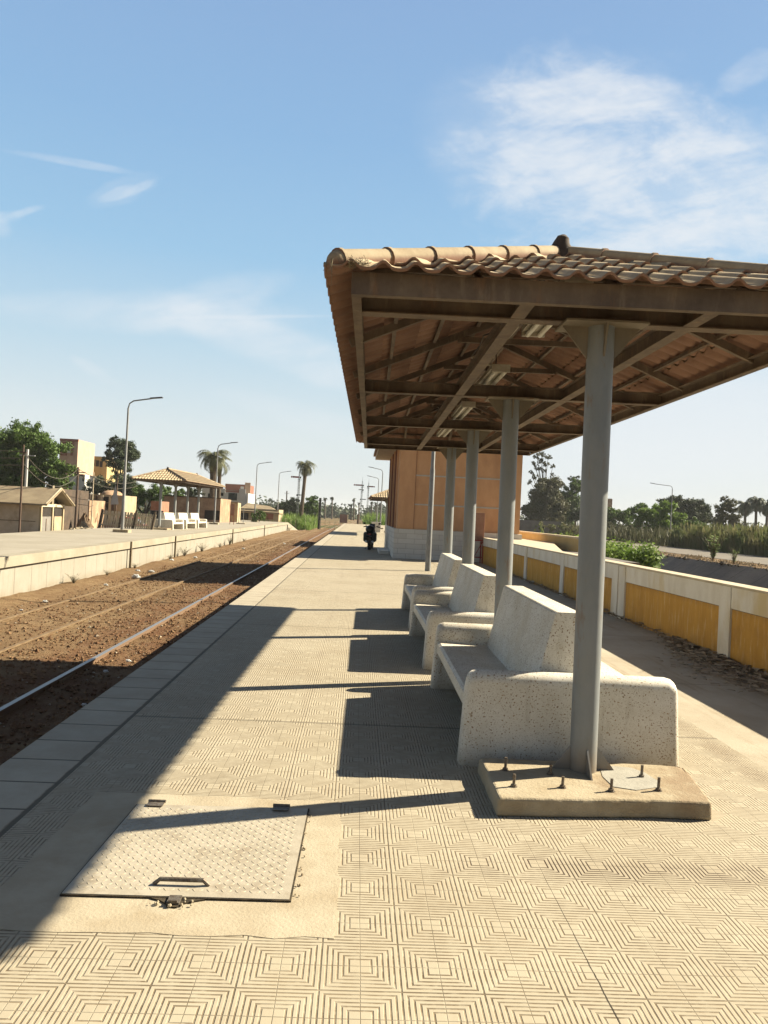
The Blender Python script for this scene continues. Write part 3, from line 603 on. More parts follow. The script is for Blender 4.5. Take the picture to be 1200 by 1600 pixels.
tag(pl.build('platform_pavement', [M['tile'], M['concrete_floor'], M['coping']], smooth=False), kind='structure')

# opposite platform
FZ = 0.1; fp = MB()
fp.add([(-9.15, -4, FZ), (-14.4, -4, FZ), (-14.4, 95, FZ), (-9.15, 95, FZ)], [(0, 1, 2, 3)], 0)
fp.bx(-9.15, -8.72, -4, 95, -0.17, FZ, 2)
fp.bx(-14.4, -8.82, -4, 95, -1.2, -0.19, 1)
fp.bx(-14.4, -9.15, -4, 95, -0.19, FZ-0.004, 1)
fp.add([(-14.4, 95, FZ), (-8.72, 95, FZ), (-7.9, 101, -1.0), (-14.4, 103, -1.0), (-14.4, 95, -1.05), (-8.72, 95, -1.05)], [(0, 1, 2, 3), (1, 5, 2), (0, 3, 4)], 0)
rr = random.Random(3)
for yv in (11.5, 29.3, 36.4, 53, 71): fp.bx(-8.735, -8.66, yv, yv+0.05+0.04*rr.random(), -0.98, FZ+0.003, 3)
tag(fp.build('opposite_platform_pavement', [M['fartop'], M['farwall'], M['farcoping'], M['crackline']], smooth=False), kind='structure')

# rails
def rail(xc, mat, label, y1=320):
    root = empty('rail', (xc, 0, -1.035 if mat is M['rail'] else -1.06), label, 'rail', 'rails of the two tracks')
    p = [(-.065, 0), (.065, 0), (.065, .012), (.012, .03), (.012, .105), (.035, .115), (.035, .14), (-.035, .14), (-.035, .115), (-.012, .105), (-.012, .03), (-.065, .012)]
    m_ = MB()
    ysr = [-4, 12, 24, 40, 60, 90, 130, 180, 250, y1]
    r = random.Random(xc)
    V = []; 
    for yv in ysr:
        bend = 0.0 if yv < 90 else (yv-90)**2*0.00011
        wv = r.uniform(-.012, .012)
        for (a, b_) in p: V.append((a+bend+wv, yv, b_))
    k = len(p); F = [(j*k+i, j*k+(i+1) % k, (j+1)*k+(i+1) % k, (j+1)*k+i) for j in range(len(ysr)-1) for i in range(k)]
    m_.add(V, F); m_.build('running_rail', mat, root, ang=25)
    for yv in (10.9, 28.9, 46.9):
        f_ = MB().box((0.03, yv, 0.07), (0.03, 0.6, 0.07)); f_.tube([(0.03, yv-.2, .07), (0.06, yv-.2, .07)], .014, 6); f_.tube([(0.03, yv+.2, .07), (0.06, yv+.2, .07)], .014, 6)
        f_.build('fishplate', M['rail_rusty'], root)
    return root
rail(-2.62, M['rail'], 'steel rail tucked close under the tiled platform edge')
rail(-4.08, M['rail'], 'bluish polished steel rail of the nearer track, out from the platform edge')
rail(-5.72, M['rail_rusty'], 'dusty brown rail in the middle of the track bed, third from the tiled platform')
rail(-7.18, M['rail_rusty'], 'dusty half buried rail closest to the opposite platform')

# ------------------------------------------------------------------ manhole cover in its cement patch
mh = empty('manhole_hatch', (-0.66, 3.54, 0), 'dusty diamond plate steel hatch with handle set in the platform floor', 'hatch')
rr = random.Random(8)
outline = []
for (a, b_) in [((-0.72, -0.72), (0.66, -0.72)), ((0.66, -0.72), (0.645, 0.62)), ((0.645, 0.62), (-0.70, 0.64)), ((-0.70, 0.64), (-0.72, -0.72))]:
    for k in range(12):
        t = k/12; outline.append((a[0]+(b_[0]-a[0])*t+rr.uniform(-.012, .012), a[1]+(b_[1]-a[1])*t+rr.uniform(-.012, .012)))
MB().prism(outline, -0.02, 0.002).build('cement_surround', M['patch'], mh, smooth=False)
MB().prism([(-.463, -.475), (.466, -.468), (.480, .492), (-.432, .468)], 0.0, 0.0095).build('frame_gap', M['dark_gap'], mh, smooth=False)
cv = MB().prism([(-.458, -.468), (.458, -.462), (.472, .485), (-.425, .462)], 0.002, 0.012)
cv.build('cover_plate', M['plate'], mh, smooth=False)
lz = MB()
for i in range(-15, 16):
    for j in range(-15, 16):
        px, py = i*0.0295+rr.uniform(-.001, .001), j*0.0295
        if abs(px) > 0.425+0.02*(py > 0)*0 or abs(py) > 0.44: continue
        if abs(px - -0.0) < 0.12 and -0.40 < py < -0.34: continue
        th = R(35) if (i+j) % 2 else R(-55); c_, s_ = math.cos(th), math.sin(th)
        a, b_ = 0.0145, 0.0046
        V = [(px+dx*c_-dy*s_, py+dx*s_+dy*c_, zz) for dx, dy, zz in ((-a, 0, .012), (0, -b_, .012), (a, 0, .012), (0, b_, .012), (-a*.55, 0, .0138), (a*.55, 0, .0138))]
        lz.add(V, [(0, 1, 4), (1, 5, 4), (1, 2, 5), (2, 3, 5), (3, 4, 5), (3, 0, 4)])
lz.build('tread_pattern', M['plate_bump'], mh, smooth=False)
MB().tube([(-.115, -.372, .012), (-.09, -.372, .034), (.09, -.372, .034), (.115, -.372, .012)], .0095, 8).build('handle', M['bolt'], mh)
for hx in (-.33, .33):
    hb = MB().tube([(hx-.045, .492, .02), (hx+.045, .492, .02)], .009, 8); hb.box((hx, .455, .0185), (.085, .05, .004)); hb.build('hinge', M['bolt'], mh)
lt = MB().box((0.0, -.495, .012), (.05, .06, .01)); lt.box((0, -.52, .02), (.035, .012, .012)); lt.build('latch', M['bolt'], mh)
hole = MB().prism([(-.10, -.475), (-.06, -.49), (-.035, -.51), (-.02, -.535), (0.02, -.54), (.04, -.51), (.08, -.49), (.12, -.475)], 0.001, 0.0085); hole.build('broken_recess', M['dark_gap'], mh, smooth=False)
st_ = MB(); 
for k in range(24):
    px = .478+rr.uniform(-.004, .022); py = rr.uniform(-.46, .46)
    st_.ball((px, py, .008), (rr.uniform(.002, .006),)*3, seg=5, rings=4)
for k in range(16): st_.ball((rr.uniform(-.09, .1), -.50+rr.uniform(-.04, .02), .010), (rr.uniform(.003, .008),)*3, seg=5, rings=4)
tag(st_.build('loose_crumbs', M['pad'], mh), kind='stuff')

# ------------------------------------------------------------------ shelter
COLY = [0.0, 2.93, 5.70, 8.43]
HX = 1.53; YA, YB = -0.45, 9.20; EX = 1.64; EYA, EYB = -0.505, 9.26; ZB = 2.83; ZE = 2.938; SL = 0.425
APY0 = EYA+EX; APY1 = EYB-EX; ZR = ZE+EX*SL
def roof_z(x, y):
    d_ = min(EX-abs(x), y-EYA, EYB-y); return ZE + d_*SL
def make_shelter():
    root = empty('platform_shelter', (0, 0, 0), 'x', 'shelter')
    # columns
    for k, cy_ in enumerate(COLY):
        c = MB().tube([(0, cy_, 0.05), (0, cy_, ZB-0.012)], 0.0815, 28)
        c = c.build('post', M['pipe'], root)
        cp = MB().box((0, cy_, ZB-0.006), (0.50, 0.30, 0.012))
        cp.build('cap_plate', M['capplate'], c)
        for (dx_, dy_) in ((1, 0), (-1, 0), (0, 1), (0, -1)):
            l = 0.16 if dx_ else 0.06
            poly = [(0.079, ZB-0.012), (0.079+l, ZB-0.012), (0.079, ZB-0.012-0.20)]
            gq = MB()
            if dx_: gq.extr([(p[0]*dx_, p[1]) for p in poly], 'y', cy_-.006, cy_+.006)
            else: gq.extr([(cy_+p[0]*dy_, p[1]) for p in poly], 'x', -.006, .006)
            gq.build('gusset', M['capplate'], c, smooth=False)
            pol2 = [(0.079, 0.10), (0.079+0.115, 0.10), (0.079, 0.10+0.15)]; gq = MB()
            th = 0.01
            if dx_: gq.extr([(p[0]*dx_, p[1]) for p in pol2], 'y', cy_-th/2, cy_+th/2)
            else: gq.extr([(cy_+p[0]*dy_, p[1]) for p in pol2], 'x', -th/2, th/2)
            gq.build('base_gusset', M['pipe'], c, smooth=False)
    # frame: perimeter channels, cross beams, two long beams
    f = MB()
    f.beam((-HX, YA, ZE+.006), (HX, YA, ZE+.006), 'C', 0.05, ZE-ZB+.016, mi=0, flip=-1)
    f.build('end_fascia', M['beam'], root, smooth=False); f = MB()
    f.beam((-HX, YB, ZE+.006), (HX, YB, ZE+.006), 'C', 0.05, ZE-ZB+.016, mi=0)
    f.build('end_fascia', M['beam'], root, smooth=False)
    f = MB()
    for sx in (-1, 1): MB().beam((sx*HX, YA+.06, ZE-.002), (sx*HX, YB-.06, ZE-.002), 'C', 0.055, ZE-ZB, mi=0, flip=-sx).build('side_fascia', M['beam'], root, smooth=False)
    for cy_ in COLY:
        f = MB().beam((-HX+.01, cy_, ZB+.125), (HX-.01, cy_, ZB+.125), 'I', 0.10, 0.122); f.build('cross_beam', M['beam'], root, smooth=False)
    for sx in (-0.53, 0.53):
        f = MB().beam((sx, YA+.07, ZB+.118), (sx, YB-.07, ZB+.118), 'I', 0.085, 0.112); f.build('long_beam', M['beam'], root, smooth=False)
    # rafters, purlins and ties under the tiles
    dz = -0.055
    class RB:
        def bar(s_, *a_): MB().bar(*a_).build('rafter', M['beam'], root, smooth=False)
        def build(s_, *a_, **k_): pass
    f = RB()
    yr = APY0
    rafters = list(np.linspace(APY0, APY1, 6))
    for yv in rafters:
        for sx in (-1, 1): f.bar((sx*(HX+.05), yv, roof_z(HX+.05, yv)+dz), (0, yv, ZR+dz), .04, .06)
        f.bar((-.62, yv, roof_z(.62, yv)+dz-.03), (.62, yv, roof_z(.62, yv)+dz-.03), .035, .05)
    for (ye, ya) in ((EYA+.2, APY0), (EYB-.2, APY1)):
        for sx in (-1, 1): f.bar((sx*(EX-.2), ye, roof_z(EX-.2, ye)+dz), (0, ya, ZR+dz), .045, .065)
        f.bar((0, ye, roof_z(0, ye)+dz), (0, ya, ZR+dz), .04, .06)
        for xo in (-.8, .8):
            yt = EYA+EX-abs(xo) if ye < 4 else EYB-EX+abs(xo)
            f.bar((xo, ye, roof_z(xo, ye)+dz), (xo, yt, roof_z(xo, yt)+dz), .035, .05)
    for yv in np.arange(APY0-.62, APY1+.9, 1.5):
        pass
    f.build('rafters', M['beam'], root, smooth=False)
    f = MB()
    for t in (0.40, 0.80, 1.20, 1.58):                                     # battens following the four slopes
        xx = EX-t; ya = EYA+t; yb = EYB-t; zz = ZE+t*SL-.028
        for a, b_ in (((-xx, ya), (xx, ya)), ((-xx, yb), (xx, yb)), ((-xx, ya), (-xx, yb)), ((xx, ya), (xx, yb))):
            f.bar((a[0], a[1], zz), (b_[0], b_[1], zz), .03, .03)
    f.build('battens', M['beam'], root, smooth=False)
    # tiles
    TW = 0.176; TL = 0.335*math.cos(math.atan(SL))
    V = []; Fq = []
    def wave(s_):
        u = (s_/TW) % 1.0
        if u < 0.58: return 0.037*math.sin(math.pi*u/0.58)**1.35
        return -0.004*math.sin(math.pi*(u-0.58)/0.42)
    def face(org, es, et, s0, s1, lim):
        rows = int(math.ceil(EX/TL)); ns = int(round((s1-s0)/TW))*10
        ss = [s0+(s1-s0)*i/ns for i in range(ns+1)]
        for r_ in range(rows):
            ts = [r_*TL-0.03 if r_ else -0.045, min((r_+1)*TL, EX)]
            lift = [0.028, 0.004]
            ring_ = []
            for t_, lf in zip(ts, lift):
                lo, hi = lim(max(t_, 0)); row = []
                for s_ in ss:
                    sc_ = min(max(s_, lo-.02), hi+.02)
                    row.append((org[0]+es[0]*sc_+et[0]*t_, org[1]+es[1]*sc_+et[1]*t_, ZE+t_*SL+lf+wave(sc_)))
                ring_.append(row)
            # front lip of the row
            b_ = len(V); lip = [(p[0], p[1], p[2]-0.016) for p in ring_[0]]
            V.extend(lip); V.extend(ring_[0]); V.extend(ring_[1]); nn = len(ss)
            for i in range(nn-1):
                if abs(ss[i+1]-ss[i]) < 1e-6: continue
                p0, p1 = ring_[0][i], ring_[0][i+1]; q0, q1 = ring_[1][i], ring_[1][i+1]
                if (abs(p0[0]-p1[0])+abs(p0[1]-p1[1])) > 1e-4:
                    Fq.append((b_+i, b_+i+1, b_+nn+i+1, b_+nn+i))
                if (abs(p0[0]-p1[0])+abs(p0[1]-p1[1])) > 1e-4 or (abs(q0[0]-q1[0])+abs(q0[1]-q1[1])) > 1e-4:
                    Fq.append((b_+nn+i, b_+nn+i+1, b_+2*nn+i+1, b_+2*nn+i))
    face((0, EYA), (1, 0), (0, 1), -EX, EX, lambda t: (-EX+t, EX-t))
    face((0, EYB), (-1, 0), (0, -1), -EX, EX, lambda t: (-EX+t, EX-t))
    face((EX, EYA), (0, 1), (-1, 0), 0, EYB-EYA, lambda t: (t, EYB-EYA-t))
    face((-EX, EYB), (0, -1), (1, 0), 0, EYB-EYA, lambda t: (t, EYB-EYA-t))
    me = bpy.data.meshes.new('roof_tiles'); me.from_pydata(V, [], Fq); me.materials.append(M['rooftile']); me.validate(); me.update()
    me.polygons.foreach_set('use_smooth', [True]*len(me.polygons)); me.set_sharp_from_angle(angle=R(50))
    ro = bpy.data.objects.new('tiled_roof', me); COL.objects.link(ro); ro.parent = root
    so = ro.modifiers.new('Solid', 'SOLIDIFY'); so.thickness = 0.012; so.offset = -1
    # ridge and hip caps
    rc = MB()
    def caps(a, b_, r0_=0.062, step=0.38, lift=0.04):
        a = Vector(a); b_ = Vector(b_); n_ = max(2, int(round((b_-a).length/step))); d_ = (b_-a)/n_
        for i in range(n_):
            p = a+d_*i; q_ = a+d_*(i+1)+d_*0.08; u_ = Vector((0, 0, lift))
            rc.tube([p+u_, p+u_+d_*0.06, p+u_+d_*0.075, q_+u_], [r0_*1.10, r0_*1.10, r0_*0.99, r0_*0.93], 16)
    apex0 = (0, APY0, ZR); apex1 = (0, APY1, ZR)
    for (cx, cyv, ap) in ((-EX, EYA, apex0), (EX, EYA, apex0), (-EX, EYB, apex1), (EX, EYB, apex1)):
        sx = 1 if cx < 0 else -1; sy = 1 if cyv < 0 else -1
        caps((cx+.03*sx, cyv+.03*sy, ZE+.015), ap)
        rc.ball((cx+.03*sx, cyv+.03*sy, ZE+.046), 0.064, seg=16, rings=8)
    caps(apex0, apex1, lift=0.05)
    rc.build('ridge_caps', M['rooftile'], root)
    for ap, s_ in ((apex0, -1), (apex1, 1)):
        ec = MB()
        ec.tube([(0, ap[1]+.01*s_, ap[2]-.02), (0, ap[1]+.02*s_, ap[2]+.04), (0.0, ap[1]+.03*s_, ap[2]+.11), (0.01, ap[1]+.04*s_, ap[2]+.15), (0.012, ap[1]+.04*s_, ap[2]+.165)], [.11, .10, .062, .045, .02], 14)
        ec.build('ridge_end_cap', M['dark_mortar'], root)
    # fluorescent battens with two tubes
    for cy_, ys_ in ((0.35, 1), (2.93, 1), (5.2, 1), (7.5, 1)):
        lb = MB().box((-.22, cy_, ZB+.20), (.17, 1.24, .035)); lb.box((-.22, cy_-.6, ZB+.175), (.17, .03, .05)); lb.box((-.22, cy_+.6, ZB+.175), (.17, .03, .05))
        lo = lb.build('light_fitting', M['lampbody'], root, smooth=False)
        for dx_ in (-.045, .045):
            MB().tube([(-.22+dx_, cy_-.585, ZB+.158), (-.22+dx_, cy_+.585, ZB+.158)], .019, 10).build('fluorescent_tube', M['tube'], lo)
        for dh in (.3, -.3): MB().tube([(-.22, cy_+dh, ZB+.21), (-.22, cy_+dh, roof_z(.22, cy_+dh)-.05)], .006, 5).build('hanger', M['wire'], lo)
    rw = random.Random(2); wv = MB()
    for k in range(3):
        pts = []
        for t in np.linspace(0.2, 8.2, 34): pts.append((-.36-.05*k+rw.uniform(-.03, .03), t, ZB+.28+.03*math.sin(t*3+k)+rw.uniform(-.03, .05)))
        wv.tube(pts, .007, 5, 0)
    wv.tube([(-.32, 1.0, ZB+.24), (-.42, 1.3, ZB+.13), (-.43, 1.5, ZB+.10), (-.5, 1.75, ZB+.18), (-.52, 2.1, ZB+.22)], .011, 6, 1)
    wv.tube([(-.30, 2.4, ZB+.22), (-.42, 2.35, ZB+.24), (-.47, 2.2, ZB+.14)], .011, 6, 1)
    wv.build('hanging_cables', [M['wire'], M['lampbody']], root)
    return root
M['dark_mortar'] = pm('dark_mortar', (0.075, 0.055, 0.045), (0.13, 0.10, 0.08), 6, 0.9, 0.5, 30)
SHY = -0.0135
sh = make_shelter(); sh.location = (1.458, 4.56, 0); sh.rotation_euler = (0, -.006, SHY-.003)
tag(sh, 'large tiled roof shelter on four grey posts covering the near benches', 'shelter', 'tiled platform shelters')

# concrete footings with anchor bolts
def footing(loc, rz, label, near=False):
    root = empty('concrete_footing', loc, label, 'footing', 'shelter post footings', rz)
    r = random.Random(4)
    poly = []
    cs = [(-0.615, -0.535), (-0.2, -0.515), (0.25, -0.475), (0.60, -0.475), (0.70, 0.13), (0.55, 0.16), (-0.62, 0.15)]
    for i in range(len(cs)):
        a, b_ = cs[i], cs[(i+1) % len(cs)]
        for k in range(8): t = k/8; poly.append((a[0]+(b_[0]-a[0])*t+r.uniform(-.003, .003), a[1]+(b_[1]-a[1])*t+r.uniform(-.003, .003)))
    n_ = len(poly); V = [(x_, y_, 0.0) for x_, y_ in poly] + [(x_*0.985+.003, y_*.985, 0.10+r.uniform(-.001, .001)) for x_, y_ in poly]
    fo = MB().add(V, [tuple(range(n_-1, -1, -1)), tuple(range(n_, 2*n_))] + [(i, (i+1) % n_, n_+(i+1) % n_, n_+i) for i in range(n_)])
    fo.build('slab', M['pad'], root, smooth=False, bevel=0.016, seg=3)
    if near:
        MB().prism([(.10, -.29), (.22, -.33), (.36, -.27), (.41, -.16), (.38, -.02), (.33, .06), (.2, .08), (.12, .02), (.09, -.12)], .098, .1035).build('base_plate_grout', M['grout'], root, smooth=False)
        for (bx_, by_) in [(-.487, -.075), (-.49, -.35), (-.224, -.115), (-.207, -.332), (.131, .085), (.065, -.355), (.333, -.10), (.35, -.317)]:
            hb = r.uniform(.062, .08)
            bo = MB().tube([(bx_, by_, .098), (bx_+.002, by_, .098+hb)], .0085, 10)
            bo.tube([(bx_, by_, .101), (bx_, by_, .114)], .0165, 6)
            bo.tube([(bx_, by_, .099), (bx_, by_, .102)], .022, 12)
            bo.build('anchor_bolt', M['bolt'], root)
    return root
footing((1.452, 4.56, 0), SHY, 'rough concrete footing slab with eight anchor bolts under the nearest post', True)

# benches
def bench_mesh():
    W_ = 0.725; T = 0.17; Ln = 2.32; HA = 0.615
    parts = {}
    def arm(y0):
        b_ = MB(); prof_ = []
        # rounded-top slab: cross-section in y,z swept in x with rounded ends
        ns = 10; pr = [(0, 0), (0, HA-.075)] + [(0.085*(1-math.cos(a)), HA-.075+.075*math.sin(a)) for a in np.linspace(0, math.pi/2, 6)[1:]]
        pr += [(T-(0.085*(1-math.cos(a))), HA-.075+.075*math.sin(a)) for a in np.linspace(math.pi/2, 0, 6)[:-1]][0:] + [(T, HA-.075), (T, 0)]
        xs_ = [-1, -.985, -.955, -.90, -.3, .3, .90, .955, .985, 1]; dr = [.055, .028, .010, .0, 0, 0, 0, .010, .028, .055]; ins = [.035, .014, .004, 0, 0, 0, 0, .004, .014, .035]
        V = []; k = len(pr)
        for xf, d_, i_ in zip(xs_, dr, ins):
            for (yy_, zz_) in pr:
                f_ = zz_/HA
                xx_ = xf*(W_ - 0.035*f_*f_)
                V.append((xx_, y0 + T/2 + (yy_-T/2)*(1-2*i_/T), max(0, zz_ - d_*f_)))
        F = [(j*k+i, j*k+(i+1) % k, (j+1)*k+(i+1) % k, (j+1)*k+i) for j in range(len(xs_)-1) for i in range(k)] + [tuple(range(k)), tuple((len(xs_)-1)*k+i for i in range(k))]
        return b_.add(V, F)
    return arm(0), arm(Ln-T), W_, T, Ln
def make_bench():
    a0, a1, W_, T, Ln = bench_mesh()
    root = empty('concrete_bench', (0, 0, 0), 'x', 'bench')
    for a in (a0, a1): a.build('side_panel', M['terrazzo'], root, ang=50)
    for s_ in (-1, 1):
        p = [(s_*(W_-.05), .33), (s_*(W_-.035), .345), (s_*(W_-.035), .425), (s_*(W_-.06), .44), (s_*.2, .425), (s_*.2, .32)]
        MB().extr(p, 'y', T-.01, Ln-T+.01).build('seat', M['terrazzo'], root, smooth=False)
    p = [(-.235, .40), (-.098, .99), (-.083, 1.003), (.083, 1.003), (.098, .99), (.235, .40)]
    bk = MB(); k = len(p); V = [(x_, y_, z_) for y_ in (T+.015, Ln-T-.015) for x_, z_ in p]
    # ends of the backrest slope in towards the top
    V = [(x_, y_ + ((1 if y_ < 1 else -1)*0.02*(z_-.4)), z_) for x_, y_, z_ in V]
    bk.add(V, [tuple(range(k)), tuple(range(2*k-1, k-1, -1))]+[(i, (i+1) % k, k+(i+1) % k, k+i) for i in range(k)])
    bk.build('backrest', M['terrazzo'], root, smooth=False, bevel=0.008)
    MB().bx(-.12, .12, T-.005, Ln-T+.005, 0, .325).build('support_wall', M['terrazzo'], root, smooth=False)
    return root
bench = make_bench()
def place_bench(o, x_, y_, rz, label, group):
    o.location = (x_, y_, 0 if group[0] == 'd' else FZ); o.rotation_euler = (0, 0, rz); tag(o, label, 'bench', group)
GB = 'double sided concrete benches under the near shelter'; GF = 'white benches under the opposite shelter'
place_bench(bench, 1.463, 4.83, -0.014, 'speckled double sided concrete bench, nearest, right behind the bolted footing', GB)
b2 = dup(bench); place_bench(b2, 1.49, 7.86, -.004, 'middle one of the three speckled concrete benches under the near shelter', GB)
b3 = dup(bench); place_bench(b3, 1.53, 10.66, -.012, 'speckled concrete bench farthest along under the near shelter, beside the red stand', GB)
ff = footing((1.484, 7.49, 0), SHY, 'low concrete footing under the second post between the first two benches')
ff.scale = (0.55, 0.5, 0.5)
for i, (yy_, lb) in enumerate([(10.26, 'low concrete footing under the third post between two benches'), (12.99, 'low concrete footing under the last post beyond the benches')]):
    f2 = dup(ff); f2.location = (1.484+.0115*(yy_-7.49), yy_, 0); f2['label'] = lb

# straw nest caught under the roof corner
rn = random.Random(12); ns_ = MB()
for k in range(90):
    c0 = Vector((-0.13+rn.gauss(0, .025), 4.05+rn.gauss(0, .015), 2.955+rn.gauss(0, .010))) + Vector((rn.uniform(0, .10), rn.uniform(-.01, .02), 0))
    d_ = Vector((rn.gauss(0, 1), rn.gauss(0, 1), rn.gauss(0, .6))).normalized()*rn.uniform(.012, .035); ns_.bar(c0-d_, c0+d_, .0022, .0022)
for k in range(8):
    c0 = Vector((-0.20, 4.03, 2.97)); ns_.bar(c0, c0+Vector((rn.uniform(-.05, .0), rn.uniform(-.02, .02), rn.uniform(-.15, -.04))), .002, .002)
tag(ns_.build('bird_nest', M['nest'], smooth=False), 'wisps of dry straw nest stuffed under the roof corner', 'nest')

# ------------------------------------------------------------------ boundary wall
wl = empty('boundary_wall', (4.67, 0, 0), 'low ochre and white boundary wall running beside the platform', 'wall')
WY0, WY1, WH, WT = -3.0, 27.7, 0.95, 0.22
MB().bx(0.0, WT, WY0, WY1, 0, WH-.30).build('ochre_wall', M['wall_ochre'], wl, smooth=False)
MB().bx(-.018, WT+.012, WY0, WY1, WH-.29, WH-.03).build('white_band', M['wall_white'], wl, smooth=False)
MB().bx(-.028, WT+.022, WY0, WY1, WH-.029, WH+.002).build('coping', M['wall_cap'], wl, smooth=False, bevel=.006)
MB().bx(-.006, WT, WY0, WY1, WH-.30, WH-.29).build('joint_line', M['crackline'], wl, smooth=False)
for (a, b_) in [(1.6, 1.88), (5.35, 5.63), (9.08, 9.36), (12.72, 13.02), (13.07, 13.37), (16.55, 16.82), (20.2, 20.47), (23.9, 24.17)]:
    MB().bx(-.03, .02, a, b_, 0, WH-.031).build('pilaster', M['wall_white'], wl, smooth=False)
# dead leaves and husks swept against the wall
r = np.random.default_rng(9); n_ = 3000
y_ = np.concatenate([r.uniform(6.3, 10.6, n_-500), r.uniform(10, 24, 500)]); s_ = r.uniform(.018, .055, n_)
wd = 0.62*np.exp(-((y_-8.3)/1.7)**2)+0.07
x_ = 4.64 - np.abs(r.normal(0, 1, n_))*wd*.55
a_ = r.uniform(0, 6.28, n_); tl = r.normal(0, .5, n_)
pts = np.zeros((n_, 4, 3))
for k_, (u_, v_) in enumerate(((-1, -.22), (1, -.22), (1, .22), (-1, .22))):
    pts[:, k_, 0] = x_+s_*(u_*np.cos(a_)-v_*np.sin(a_)); pts[:, k_, 1] = y_+s_*(u_*np.sin(a_)+v_*np.cos(a_)); pts[:, k_, 2] = .012+np.abs(s_*u_*np.sin(tl))+r.random(n_)*.03*np.exp(-((4.64-x_)/.3)**2)+.004*k_
tag(quads_obj('dry_leaves', pts, M['litter']), 'drift of dry husks and dead leaves against the ochre wall', None, None, 'stuff')

# culvert slab and second wall beyond the boundary wall
cs_ = MB().prism([(4.93, 17.6), (7.0, 26.5), (7.0, 34), (4.93, 34)][:4], 0.74, 0.925); cs_ = cs_.bx(4.93, 7.0, 18.2, 33.9, -3.2, 0.735, 1)
tag(cs_.build('culvert_slab_pavement', [M['wall_cap'], M['canal']], smooth=False), kind='structure')
w2 = empty('canal_parapet_wall', (7.0, 0, 0), 'cream parapet wall on the far side of the pale slab beside the canal', 'wall')
MB().bx(0, .22, 23.5, 46, -0.6, 1.15).build('cream_wall', M['yellow'], w2, smooth=False); MB().bx(-.02, .24, 23.5, 46, 1.152, 1.21).build('coping', M['wall_cap'], w2, smooth=False)

# ------------------------------------------------------------------ station building
BX0, BX1, BY0, BY1, BH = 1.50, 6.15, 28.2, 37.2, 4.35
sb = empty('station_building', (BX0, BY0, 0), 'terracotta station building with pale bands and a white stone base', 'building')
def lb(x0, x1, y0, y1, z0, z1): return MB().bx(x0-BX0, x1-BX0, y0-BY0, y1-BY0, z0, z1)
lb(BX0+.06, BX1-.06, BY0+.06, BY1-.06, 1.10, BH).build('wall', M['render_orange'], sb, smooth=False)
lb(BX0-.10, BX1+.10, BY0-.06, BY1+.06, 0, 1.12).build('plinth', M['plinth'], sb, smooth=False)
for (a, b_) in ((BX0, BX0+.62), (BX1-.75, BX1)): lb(a, b_, BY0, BY0+.06, 1.125, BH).build('pilaster', M['render_orange'], sb, smooth=False)
lb(BX0, BX0+.06, BY0+.002, BY0+.9, 1.125, BH).build('pilaster', M['render_orange'], sb, smooth=False)
for zz in (2.04, 3.14): lb(BX0+.63, BX1-.76, BY0+.035, BY0+.058, zz, zz+.055).build('pale_band', M['stripe'], sb, smooth=False)
for k, yv in enumerate((29.35, 30.7, 32.1, 33.5, 34.9, 36.3)):
    lb(BX0-.05, BX0+.058, yv, yv+.28, 1.125, BH).build('fin', M['render_dark' if k % 2 else 'render_orange'], sb, smooth=False)
for xg in (BX0+.625, BX1-.755): lb(xg-.012, xg+.012, BY0+.03, BY0+.059, 1.125, BH).build('groove', M['render_dark'], sb, smooth=False)
for k, yv in enumerate((29.7, 31.1, 32.5, 33.9, 35.3)):
    wf = lb(BX0+.02, BX0+.058, yv, yv+.9, 1.2 if k != 2 else 1.13, 3.6).build('window', M['wood_dark'], sb, smooth=False); lb(BX0+.01, BX0+.02, yv+.08, yv+.82, 1.3, 3.5).build('pane', M['glass'], wf, smooth=False)
lb(BX0-.75, BX1+.5, BY0-.25, BY1+.3, BH, BH+.16).build('soffit_slab', M['soffit'], sb, smooth=False)
rf = MB(); a, b_ = (BX0-.85-BX0, BX1+.6-BX0); c0, c1 = (-.35, BY1-BY0+.4); zt = BH+.165
rf.add([(a, c0, zt), (b_, c0, zt), (b_, c1, zt), (a, c1, zt), ((a+b_)/2, c0+2.6, zt+1.3), ((a+b_)/2, c1-2.6, zt+1.3), (a, c0, zt+.1), (b_, c0, zt+.1), (b_, c1, zt+.1), (a, c1, zt+.1)],
       [(3, 2, 1, 0), (0, 1, 7, 6), (1, 2, 8, 7), (2, 3, 9, 8), (3, 0, 6, 9), (6, 7, 4), (7, 8, 5, 4), (8, 9, 5), (9, 6, 4, 5)])
rf.build('roof', M['rooftile'], sb, smooth=False)
stp = MB().bx(0.95, 1.38, 30.6, 33.6, 0, .14); tag(stp.build('doorstep', M['plinth'], smooth=False, bevel=.01), 'low white stone doorstep beside the parked motorcycle', 'step')

# box on a red stand
def box_stand(x_, y_, z_, rz, label, mat_b):
    root = empty('box_on_stand', (x_, y_, z_), label, 'cabinet', 'metal boxes on leg frames', rz)
    fr_ = MB()
    for a in (-.17, .17):
        for b2_ in (-.15, .15): MB().box((a, b2_, .42), (.035, .035, .84)).build('leg', M['red'], root, smooth=False)
    for b2_ in (-.15, .15): fr_.box((0, b2_, .84), (.38, .04, .04)); fr_.box((0, b2_, .22), (.31, .025, .025))
    for a in (-.17, .17): fr_.box((a, 0, .84), (.035, .26, .035))
    fr_.bar((-.15, -.152, .24), (.15, -.152, .8), .02, .02)
    fr_.build('frame', M['red'], root, smooth=False)
    bx_ = MB().bx(-.19, .19, -.17, .17, .86, 1.86).build('cabinet_body', mat_b, root, smooth=False, bevel=.008)
    MB().bx(-.165, .165, -.178, -.1705, .90, 1.82).build('cabinet_door', mat_b, root, smooth=False)
    return root
